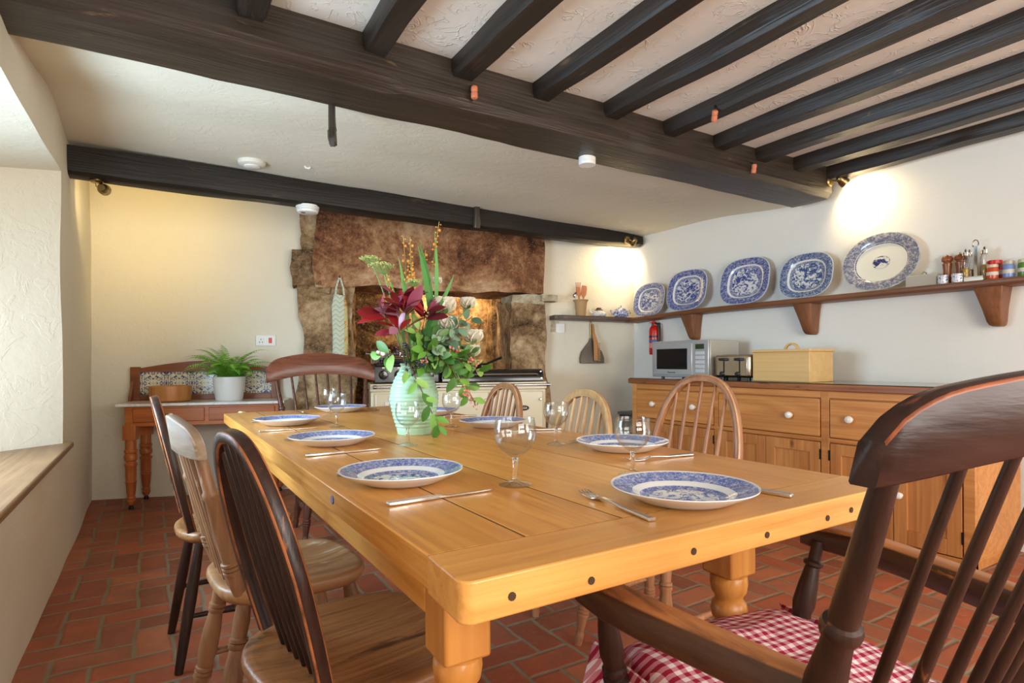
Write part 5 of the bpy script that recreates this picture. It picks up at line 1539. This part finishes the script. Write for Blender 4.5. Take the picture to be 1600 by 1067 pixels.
M_umbel = leafmat('umbel_green', [(0, hexc(150, 170, 90)), (1, hexc(206, 208, 140))], .7)
M_orange = leafmat('orange_bud', [(0, hexc(206, 140, 50)), (.5, hexc(226, 130, 44)), (1, hexc(196, 170, 80))], .5)
M_rose = leafmat('white_petal', [(0, hexc(214, 206, 186)), (1, hexc(236, 232, 218))], .6)
M_berry = plain('dark_berry', hexc(34, 30, 46), .25)
M_pink = leafmat('pink_flower', [(0, hexc(196, 92, 84)), (1, hexc(228, 168, 150))], .6)
VZ = TZ + .0008
def flower(name, label, cat, group=None): return thing(name, label, cat, (VX, VY, VZ), -YAW, group)
def P(px, py, dy=0.0):
    return Vector(((px - 648) * .00233, dy, 1.03 - (py - 564) * .00233 - VZ))
def curve(tip, n=10, via=None, side=None):
    a = rnd.uniform(0, 6.28)
    nk = Vector((max(-.03, min(.03, tip.x * .25)), max(-.03, min(.03, tip.y * .25)), .245))
    p = [Vector((nk.x * -.6, nk.y * -.6, .07)), nk]
    p.append(via if via is not None else nk.lerp(tip, .5) + Vector((0, 0, .02)))
    p.append(tip)
    out = []
    q = [p[0] * 2 - p[1]] + p + [p[-1] * 2 - p[-2]]
    for i in range(1, len(q) - 2):
        for k in range(n // 2):
            u = k / (n // 2)
            a_, b_, c_, d_ = q[i - 1], q[i], q[i + 1], q[i + 2]
            out.append(.5 * ((2 * b_) + (c_ - a_) * u + (2 * a_ - 5 * b_ + 4 * c_ - d_) * u * u + (3 * b_ - a_ - 3 * c_ + d_) * u ** 3))
    out.append(tip)
    return out
def rv(s): return Vector((rnd.uniform(-s, s), rnd.uniform(-s, s), rnd.uniform(-s, s)))

# fennel
for k, (px, py, dy, r_, lab) in enumerate(((578, 399, .03, .038, 'leftmost flat green fennel head leaning out of the vase'), (599, 412, -.01, .045, 'larger fennel head just right of the leftmost one'), (650, 440, -.02, .024, 'small fennel head low beside the orange spikes'))):
    f_ = flower('fennel_flower', lab, 'flower', 'fennel heads in the vase')
    tip = P(px, py, dy)
    cv = curve(tip, 12)
    mb = MB(); mb.tube(cv, .0022, 6)
    c = tip + Vector((0, 0, 0)); base = cv[-3]
    base = tip + (cv[-3] - tip).normalized() * r_ * .9
    hb = MB()
    for i in range(26):
        a = i * 2.399; rr = r_ * math.sqrt((i + .5) / 26)
        e = c + Vector((rr * math.cos(a), rr * math.sin(a), -.25 * rr * rr / r_ + .006))
        mb.tube([base, base.lerp(e, .6) + Vector((0, 0, -.003)), e], .0006, 4)
        for q in range(7): hb.ball(e + rv(.0042) * 1.0, .0022, 5, 4, .8, rnd.random())
    mb.build('stem', M_stem, f_); hb.build('flower_head', M_umbel, f_)
# crocosmia
for k, (px, py, dy, n0, lab) in enumerate(((631, 366, .02, 15, 'left orange crocosmia spike rising above the burgundy leaves'), (643, 369, .0, 16, 'right of the paired orange crocosmia spikes'), (687, 342, .03, 16, 'tallest budded spike at the top of the bouquet'), (664, 385, .05, 14, 'short yellowish spike between the sword leaves'), (604, 425, .02, 14, 'low orange spike behind the fennel heads'), (647, 412, -.02, 14, 'short toothed orange spike in front of the paired spikes'))):
    f_ = flower('crocosmia_spike', lab, 'flower', 'orange crocosmia spikes in the vase')
    tip = P(px, py, dy); cv = curve(tip, 20)
    mb = MB(); mb.tube(cv, [.0022 * (1 - .7 * i / len(cv)) for i in range(len(cv))], 6); mb.build('stem', M_stem, f_)
    hb = MB()
    L_ = .16 if n0 > 14 else .09
    d0 = (cv[-1] - cv[-4]).normalized()
    hb.tube([tip - d0 * L_, tip - d0 * L_ * .5, tip], .0009, 5, tone=.9)
    for i in range(n0):
        t = i / (n0 - 1)
        d_ = (cv[-1] - cv[-4]).normalized()
        p = tip - d_ * (t * L_) + Vector((.006 * (1 if i % 2 else -1), 0, 0))
        q_ = p.copy(); p = p + rv(.003)
        if rnd.random() < .22: continue
        hb.tube([tip - d_ * (t * L_), p], .0007, 4, tone=.9)
        hb.ball(p, .0020 + .0022 * t * rnd.uniform(.6, 1.2) + (.0022 if i % 5 == 3 else 0), 7, 5, 1.3, 1 - t + rnd.uniform(-.15, .15))
    hb.build('buds', M_orange, f_)
# sword leaves
for k, (tip, base, w, lab) in enumerate(((P(680, 356, .03), P(682, 470, .02), .016, 'tallest straight sword leaf'), (P(654, 380, .02), P(675, 490, .0), .030, 'broad sword leaf curving left of the tallest one'), (P(655, 372, .04), P(676, 470, .02), .018, 'narrow sword leaf behind the broad one'),
                                         (P(622, 397, .03), P(636, 480, .01), .017, 'sword leaf pointing up left of the orange spikes'), (P(711, 428, .0), P(686, 480, .0), .016, 'short sword leaf pointing right'), (P(701, 455, -.06), P(676, 520, -.05), .026, 'dark sword leaf slanting across the white roses'),
                                         (P(602, 420, .03), P(622, 480, .02), .010, 'thin sword leaf among the fennel stems'))):
    f_ = flower('sword_leaf', lab + ' in the vase', 'leaf', 'sword leaves in the vase')
    mb = MB()
    cv = [Vector((base.x * .1, base.y * .2, .10)), Vector((base.x * .3, base.y * .3, .245)), base]
    n_ = 10
    pts = [cv[0].lerp(cv[1], i / 3) for i in range(3)] + [cv[1].lerp(base, i / 5) for i in range(5)] + [base.lerp(tip, i / n_) + Vector((.004 * math.sin(PI * i / n_), 0, 0)) for i in range(n_ + 1)]
    m_ = len(pts)
    ws_ = [min(w, .008 + w * .04 * i) * (1 if i < 10 else max(.06, (1 - ((i - 10) / (m_ - 11)) ** 1.6))) for i in range(m_)]
    mb.bar(pts, w, .0015, (.25, -1, 0), .2, ws=ws_, tone=rnd.random()); mb.build('blade', M_blade, f_)
# burgundy sprigs
def sprig(name, label, cat, group, tip, leaves, mat_, stem_mat, L, w, spread, spread_len=.10, curl=.4, via=None, droop=0.0, face=(0, -1, .3), shape=None, stem_r=.0024, cvn=12, jit=.5):
    f_ = flower(name, label, cat, group)
    cv = curve(tip, cvn, via)
    sb = MB(); sb.tube(cv, [stem_r * (1 - .5 * i / len(cv)) for i in range(len(cv))], 6)
    lb = MB()
    tot = len(cv)
    ax = (cv[-1] - cv[-4]).normalized()
    for i in range(leaves):
        t = (i + .5) / leaves
        idx = (1 - spread_len) + spread_len * t
        j = min(tot - 2, int(idx * (tot - 1)))
        p = cv[j].lerp(cv[j + 1], idx * (tot - 1) - j)
        a = i * 2.399 + rnd.uniform(-.3, .3)
        s1 = ax.orthogonal().normalized(); s2 = ax.cross(s1)
        d_ = (s1 * math.cos(a) + s2 * math.sin(a)) * spread + ax * (1 - spread * .6) + Vector((0, 0, -droop))
        nn = Vector(face) + rv(jit) + ax * .5; d_ = d_ + rv(jit * .35)
        ll = L * rnd.uniform(.75, 1.15) * (1 - .25 * t)
        sb.tube([p, p + d_.normalized() * .008], .0009, 4)
        lb.leaf(p + d_.normalized() * .007, d_, nn, ll, w * ll / L * rnd.uniform(.85, 1.15), curl * rnd.uniform(.3, 1.4), .22, 6, shape)
    sb.build('stem', stem_mat, f_); lb.build('leaves', mat_, f_, sharp=180)
    return f_
obov = lambda q: math.sin(PI * (min(1, q * .97 + .02)) ** 1.25) ** .75
for px, py, dy, n0, lab in ((640, 482, -.10, 13, 'big front sprig of burgundy smoke bush leaves'), (606, 488, -.06, 10, 'left sprig of burgundy smoke bush leaves'), (672, 488, -.07, 11, 'right sprig of burgundy smoke bush leaves'), (632, 462, -.03, 9, 'upper sprig of burgundy leaves behind the front sprig'), (630, 512, -.09, 8, 'low sprig of burgundy leaves above the berries')):
    sprig('smoke_bush_sprig', lab, 'leaves', 'burgundy smoke bush sprigs in the vase', P(px, py, dy), n0, M_burg, M_stem_b, .105, .042, .80, .16, .3, shape=obov, face=(0, -.6, .5), jit=.9)
# roses
def rose(px, py, dy, r_, lab, open_=1.0):
    f_ = flower('white_rose', lab, 'rose', 'white roses in the vase')
    tip = P(px, py, dy); cv = curve(tip - Vector((0, 0, r_ * .8)), 12)
    sb = MB(); sb.tube(cv, .002, 6); sb.build('stem', M_stem, f_)
    pb = MB()
    for layer, (n0, rr, lean) in enumerate(((3, .3, .05), (4, .5, .25), (5, .75, .6), (6, .95, 1.0 * open_), (6, 1.05, 1.5 * open_))):
        for i in range(n0):
            a = 2 * PI * i / n0 + layer * .7
            out = Vector((math.cos(a), math.sin(a), 0))
            b0 = tip + Vector((0, 0, -r_ * .75)) + out * r_ * .12
            d_ = out * (lean * .8 + .05) + Vector((0, 0, 1))
            pb.leaf(b0, d_, -out + Vector((0, 0, .3)), r_ * (1.1 + .15 * rr), r_ * (.85 + .75 * rr), .8 - lean * 1.0, .30, 6, lambda q: math.sin(PI * min(1, .18 + q * .78)) ** .55)
    pb.build('petals', M_rose, f_, sharp=180)
    lb = MB()
    for i in range(5):
        a = 2 * PI * i / 5
        lb.leaf(tip + Vector((0, 0, -r_ * .8)), Vector((math.cos(a), math.sin(a), .1)), (0, 0, -1), r_ * 1.0, r_ * .3, .4, .1, 4)
    lb.build('sepals', M_green, f_, sharp=180)
rose(697, 472, -.02, .052, 'biggest white rose behind the slanting sword leaf')
rose(702, 500, -.01, .046, 'white rose below the biggest one')
rose(732, 468, .02, .036, 'white rosebud at the upper right of the bouquet')
rose(741, 520, .0, .044, 'white rose at the right edge of the bouquet', .8)
rose(737, 543, .03, .040, 'lowest white rose at the right of the bouquet', .8)
rose(682, 432, .06, .022, 'small pale bud above the roses', .3)
# grey-green rose foliage
rnd_leaf = lambda q: math.sin(PI * min(1, q * .95 + .03)) ** .6
for px, py, dy, n0, lab in ((726, 505, -.03, 7, 'upper rose foliage spray right of the burgundy leaves'), (712, 528, -.05, 7, 'rose foliage spray below the slanting sword leaf'), (738, 492, .05, 5, 'rose foliage spray under the rosebud'), (690, 535, -.08, 9, 'rose foliage spray in front of the dark branches')):
    sprig('rose_foliage', lab, 'foliage', 'grey green rose foliage in the vase', P(px, py, dy), n0, M_grey_leaf, M_stem_b, .052, .037, .9, .26, .3, shape=rnd_leaf)
# leafy branches
BR = [(738, 552, -.02, 20, M_dgreen, 'leafy branch reaching right under the roses'), (750, 580, -.04, 20, M_green, 'leafy branch farthest to the right, red tipped flowers beside it'), (728, 602, -.09, 20, M_green, 'leafy branch drooping right over the vase shoulder'),
      (712, 575, -.09, 20, M_dgreen, 'dark leafy branch right of the vase mouth'), (705, 548, -.05, 18, M_dgreen, 'dark leafy branch in the middle of the bouquet'), (742, 622, -.06, 18, M_green, 'lowest drooping leafy branch at the right'), (690, 525, -.09, 14, M_dgreen, 'broad-leaved dark branch in front of the roses'),
      (600, 556, -.04, 5, M_green, 'large-leaved twig pointing left above the vase mouth'), (655, 532, .03, 14, M_dgreen, 'dark filler branch behind the burgundy leaves'), (676, 548, -.10, 14, M_green, 'bright leafy branch just above the vase mouth'),
      (735, 600, .05, 16, M_dgreen, 'dark leafy branch behind the drooping one'), (662, 515, -.05, 10, M_green, 'upright green branch just under the burgundy leaves')]
for px, py, dy, n0, mt, lab in BR:
    tip = P(px, py, dy)
    via = Vector((tip.x * .55, tip.y * .6, max(.285, tip.z * .65 + .11)))
    big = px < 610
    sprig('leafy_branch', lab, 'branch', 'green leafy branches in the vase', tip, n0, mt, M_stem_b, .068 if not big else .078, .031 if not big else .038, .85, .60 if not big else .3, .35, via, .15)
# trailing branch over the front of the vase
tr = flower('trailing_branch', 'green leafy branch trailing down over the front of the vase', 'branch')
pts = [Vector((-.01, -.01, .12)), Vector((-.015, -.03, .25)), Vector((-.012, -.058, .262)), P(660, 595, -.088), P(672, 618, -.106), P(683, 640, -.118), P(692, 658, -.118)]
sb = MB(); sb.tube(pts, .0022, 6); sb.build('stem', M_stem_b, tr)
lb = MB()
for p_, d_, L_ in ((P(643, 577, -.09), (-.2, -.1, -1), .045), (P(660, 595, -.10), (-.8, -.2, -.9), .05), (P(657, 590, -.09), (.9, -.2, -.5), .055), (P(668, 610, -.11), (.6, -.3, -.7), .06), (P(672, 618, -.115), (1, -.2, -.15), .045), (P(678, 628, -.12), (-.35, -.2, -1), .06),
                   (P(683, 640, -.12), (.2, -.1, -1), .07), (P(688, 645, -.12), (1, -.1, -.4), .05), (P(692, 656, -.12), (-.3, -.1, -1), .055), (P(692, 658, -.12), (.7, -.1, -.7), .045), (P(650, 583, -.085), (-1, 0, -.5), .035)):
    lb.leaf(p_, d_, (0.2, -1, .35), L_, L_ * .46, .3, .22, 6)
lb.build('leaves', M_green, tr, sharp=180)
# berries
for px, py, dy, lab in ((650, 572, -.07, 'sprig of dark berries hanging at the vase mouth'), (636, 545, -.09, 'sprig of dark berries below the burgundy leaves'), (662, 560, -.08, 'cluster of dark berries over the right of the vase rim')):
    f_ = flower('berry_sprig', lab, 'berries', 'dark berry sprigs in the vase')
    tip = P(px, py, dy)
    sb, bb_ = MB(), MB()
    cv = curve(tip, 10, Vector((tip.x * .6, tip.y * .7, max(tip.z + .02, .275)))); sb.tube(cv, .0016, 5)
    for i in range(16):
        e = tip + rv(.024) + Vector((0, 0, -.004))
        sb.tube([tip, e], .0006, 4); bb_.ball(e, rnd.uniform(.0042, .0058), 8, 6)
    sb.build('stem', M_stem_b, f_); bb_.build('berries', M_berry, f_)
# pink flowers
for px, py, dy, lab in ((672, 562, -.10, 'pink flower cluster over the vase mouth'), (722, 546, -.07, 'coral pink flower cluster among the right hand leaves'), (748, 566, -.05, 'pink flower cluster at the far right'), (745, 632, -.03, 'drooping pink flower cluster low at the right'), (735, 615, -.08, 'small red flower cluster beside the drooping branch')):
    f_ = flower('pink_flower', lab, 'flower', 'pink flower clusters in the vase')
    tip = P(px, py, dy)
    sb, bb_ = MB(), MB()
    cv = curve(tip, 10, Vector((tip.x * .6, tip.y * .7, max(tip.z * .8 + .06, .275)))); sb.tube(cv, .0014, 5)
    ax = (cv[-1] - cv[-3]).normalized()
    for i in range(24):
        e = tip - ax * (i / 24 * .035) + rv(.011)
        bb_.ball(e, rnd.uniform(.0025, .004), 6, 5, 1.2, rnd.random())
    sb.build('stem', M_stem, f_); bb_.build('florets', M_pink, f_)

# ------------------------------------------------------------------ fittings on ceiling and beams
M_det = NT('cream_plastic', .4, 0, (.76, .73, .64)).m
sd = thing('smoke_detector', 'round white smoke detector on the plain ceiling before the slimmer beam', 'smoke detector', (.525, 3.86, zc(.525, 3.86) + .004))
mb = MB(); mb.lathe([(.0001, 0), (.078, 0), (.080, -.008), (.076, -.026), (.062, -.034), (.0001, -.034)], 36); mb.build('housing', M_det, sd)
mb = MB(); mb.lathe([(.046, -.0338), (.046, -.040), (.040, -.044), (.0001, -.044)], 30); mb.build('grille', M_det, sd)
cp_ = thing('cable_clip', 'tiny white clip on the ceiling right of the smoke detector', 'clip', (.83, 3.77, zc(.83, 3.77) + .006))
mb = MB(); mb.tube([(-.014, 0, -.002), (-.01, 0, -.014), (.01, .0, -.016), (.018, 0, -.008)], .007, 8); mb.build('clip', M_white, cp_)
hd = thing('heat_detector', 'ribbed white heat detector under the slimmer beam, above the left stone jamb', 'detector', (.905, 4.105, 2.092))
mb = MB(); mb.lathe([(.0001, 0), (.076, 0), (.076, -.012), (.070, -.014), (.073, -.018), (.073, -.028), (.066, -.030), (.069, -.034), (.066, -.046), (.055, -.050), (.0001, -.050)], 36); mb.build('housing', M_white, hd)
mb = MB(); mb.lathe([(.0001, -.050), (.016, -.050), (.014, -.054), (.0001, -.054)], 16, Matrix.Translation((-.035, -.02, 0))); mb.build('test_button', plain('dull_red', hexc(150, 90, 84), .5), hd)
ad_ = thing('alarm_sounder', 'small white cylinder under the massive beam near its middle', 'detector', (1.945, 2.40, 2.10))
mb = MB(); mb.lathe([(.0001, 0), (.044, 0), (.045, -.022), (.043, -.024), (.043, -.028), (.0445, -.030), (.043, -.046), (.0001, -.047)], 30); mb.build('housing', M_white, ad_)

M_peg = wood('dark_peg_oak', hexc(34, 28, 22), hexc(70, 58, 46), 'z', .45, .8)
pg = thing('hanging_peg', 'dark wooden hook hanging behind the massive beam from the plain ceiling', 'hook', (.668, 2.56, 2.155), -YAW)
mb = MB(); mb.bar([(0, 0, .01), (0, 0, -.06), (.002, 0, -.13), (.006, -.004, -.185)], .030, .03, (0, 1, 0), .2, ws=[.024, .026, .03, .03]); mb.build('shank', M_peg, pg)
mb = MB(); mb.bar([(.004, .004, -.115), (.004, -.018, -.135), (.006, -.02, -.165), (.006, -.008, -.195)], .03, .03, (1, 0, 0), .25, ws=[.026, .03, .03, .012], hs=[.03, .032, .032, .02]); mb.build('toe', M_peg, pg)
pg = thing('beam_peg', 'dark wooden peg block on the front of the slimmer beam above the lintel', 'peg', (2.155, 4.016, 2.08), 0)
mb = MB(); mb.bar([(0, 0, .20), (0, -.004, .10), (0, -.006, .02), (0, 0, -.01)], .05, .045, (0, 1, 0), .2, ws=[.038, .044, .056, .05]); mb.build('block', M_peg, pg)
mb = MB(); mb.ball((.0, -.03, .06), .006); mb.build('nail', M_brass, pg)

def insulator(label, loc, rz, rx):
    h_ = thing('lamp_hook', label, 'hook', loc, 0, 'terracotta bobbins on iron hooks', rot=(rx, 0, rz))
    mb = MB(); mb.tube([(0, .0, .035), (0, -.012, .03), (0, -.024, .01), (0, -.02, -.02), (0, -.005, -.03)], .0035, 7); mb.build('iron_hook', M_iron, h_)
    mb = MB(); mb.lathe([(.0001, -.028), (.012, -.028), (.014, -.024), (.014, -.006), (.012, -.003), (.012, .0), (.014, .003), (.014, .018), (.011, .022), (.0001, .022)], 16, Matrix.Translation((0, -.030, 0))); mb.build('bobbin', M_terra, h_)
insulator('terracotta bobbin on an iron hook on the face of the massive beam, left of centre', (1.150, 2.186, 2.155), 0, 0)
insulator('terracotta bobbin on an iron hook screwed to a ceiling joist', (2.30, 1.88, 2.215), R(-40), R(40))
insulator('terracotta bobbin on an iron hook near the right end of the massive beam', (2.985, 2.186, 2.15), 0, R(10))

# spot lamps: each head holds its own light
def spot_lamp(label, base, bnorm, head, target, power, angle, color, blend=.6, off=0.0):
    s_ = thing('spot_lamp', label, 'lamp', base)
    b, h, t_ = Vector(base), Vector(head), Vector(target)
    nb = Vector(bnorm).normalized()
    mb = MB(); mb.turn(Vector((0, 0, 0)), nb * .018, [(0, .034), (.6, .034), (1, .026)], 22); mb.build('base', M_brass, s_)
    mb = MB(); mb.tube([nb * .012, nb * .035 + Vector((0, 0, -.003)), h - b], .006, 8); mb.build('arm', M_brass, s_)
    d_ = (t_ - h).normalized()
    mb = MB(); mb.turn(h - b - d_ * .032, h - b + d_ * .030, [(0, .018), (.15, .024), (.55, .026), (.56, .031), (1, .033)], 22); mb.build('head', M_brass, s_)
    em = NT('lit_bulb', .5, 0, (1, .9, .7)); em.b.inputs['Emission Color'].default_value = (1, .85, .6, 1); em.b.inputs['Emission Strength'].default_value = 25
    mb = MB(); mb.turn(h - b + d_ * .0302, h - b + d_ * .034, [(0, .026), (1, .022)], 20); mb.build('bulb', em.m, s_)
    l = bpy.data.lights.new('lamp_light', 'SPOT'); l.energy = power; l.color = color; l.spot_size = R(angle); l.spot_blend = blend; l.shadow_soft_size = .022
    lo = bpy.data.objects.new('lamp_light', l); col.objects.link(lo); lo.parent = s_
    lo.location = h - b + d_ * .040
    lo.rotation_euler = d_.to_track_quat('-Z', 'Y').to_euler()
    return s_
WARM = (1.0, .77, .42)
spot_lamp('brass spot lamp on the massive beam end, glaring on the right wall', (3.80, 2.186, 2.20), (0, -1, 0), (3.83, 2.115, 2.195), (3.95, 2.055, 2.09), 20, 150, WARM, .9)
q = bw(4.33, 0, 1.96)
spot_lamp('brass spot lamp on the slimmer beam, glaring into the far corner', (3.72, 4.024, 2.14), (0, -1, 0), (3.775, 3.99, 2.125), (q.x, q.y, q.z - .01), 24, 150, WARM, .9)
q = bw(.42, 0, 2.10)
spot_lamp('small spot lamp under the slimmer beam above the washstand', (-.265, 4.11, 2.088), (0, 0, -1), (-.235, 4.13, 2.045), (q.x, q.y, q.z), 26, 105, (1, .78, .38), .95)
hl_ = back_frame('hearth_lamp', 'small lamp inside the hearth behind the lintel', 'lamp', 2.80, -.40, 1.90)
mb = MB(); mb.lathe([(.0001, .06), (.03, .06), (.035, 0), (.028, 0), (.0001, .02)], 20); mb.build('shade', M_iron, hl_)
l = bpy.data.lights.new('lamp_light', 'POINT'); l.energy = 22; l.color = (1, .80, .50); l.shadow_soft_size = .03
lo = bpy.data.objects.new('lamp_light', l); col.objects.link(lo); lo.parent = hl_; lo.location = (0, 0, -.05)
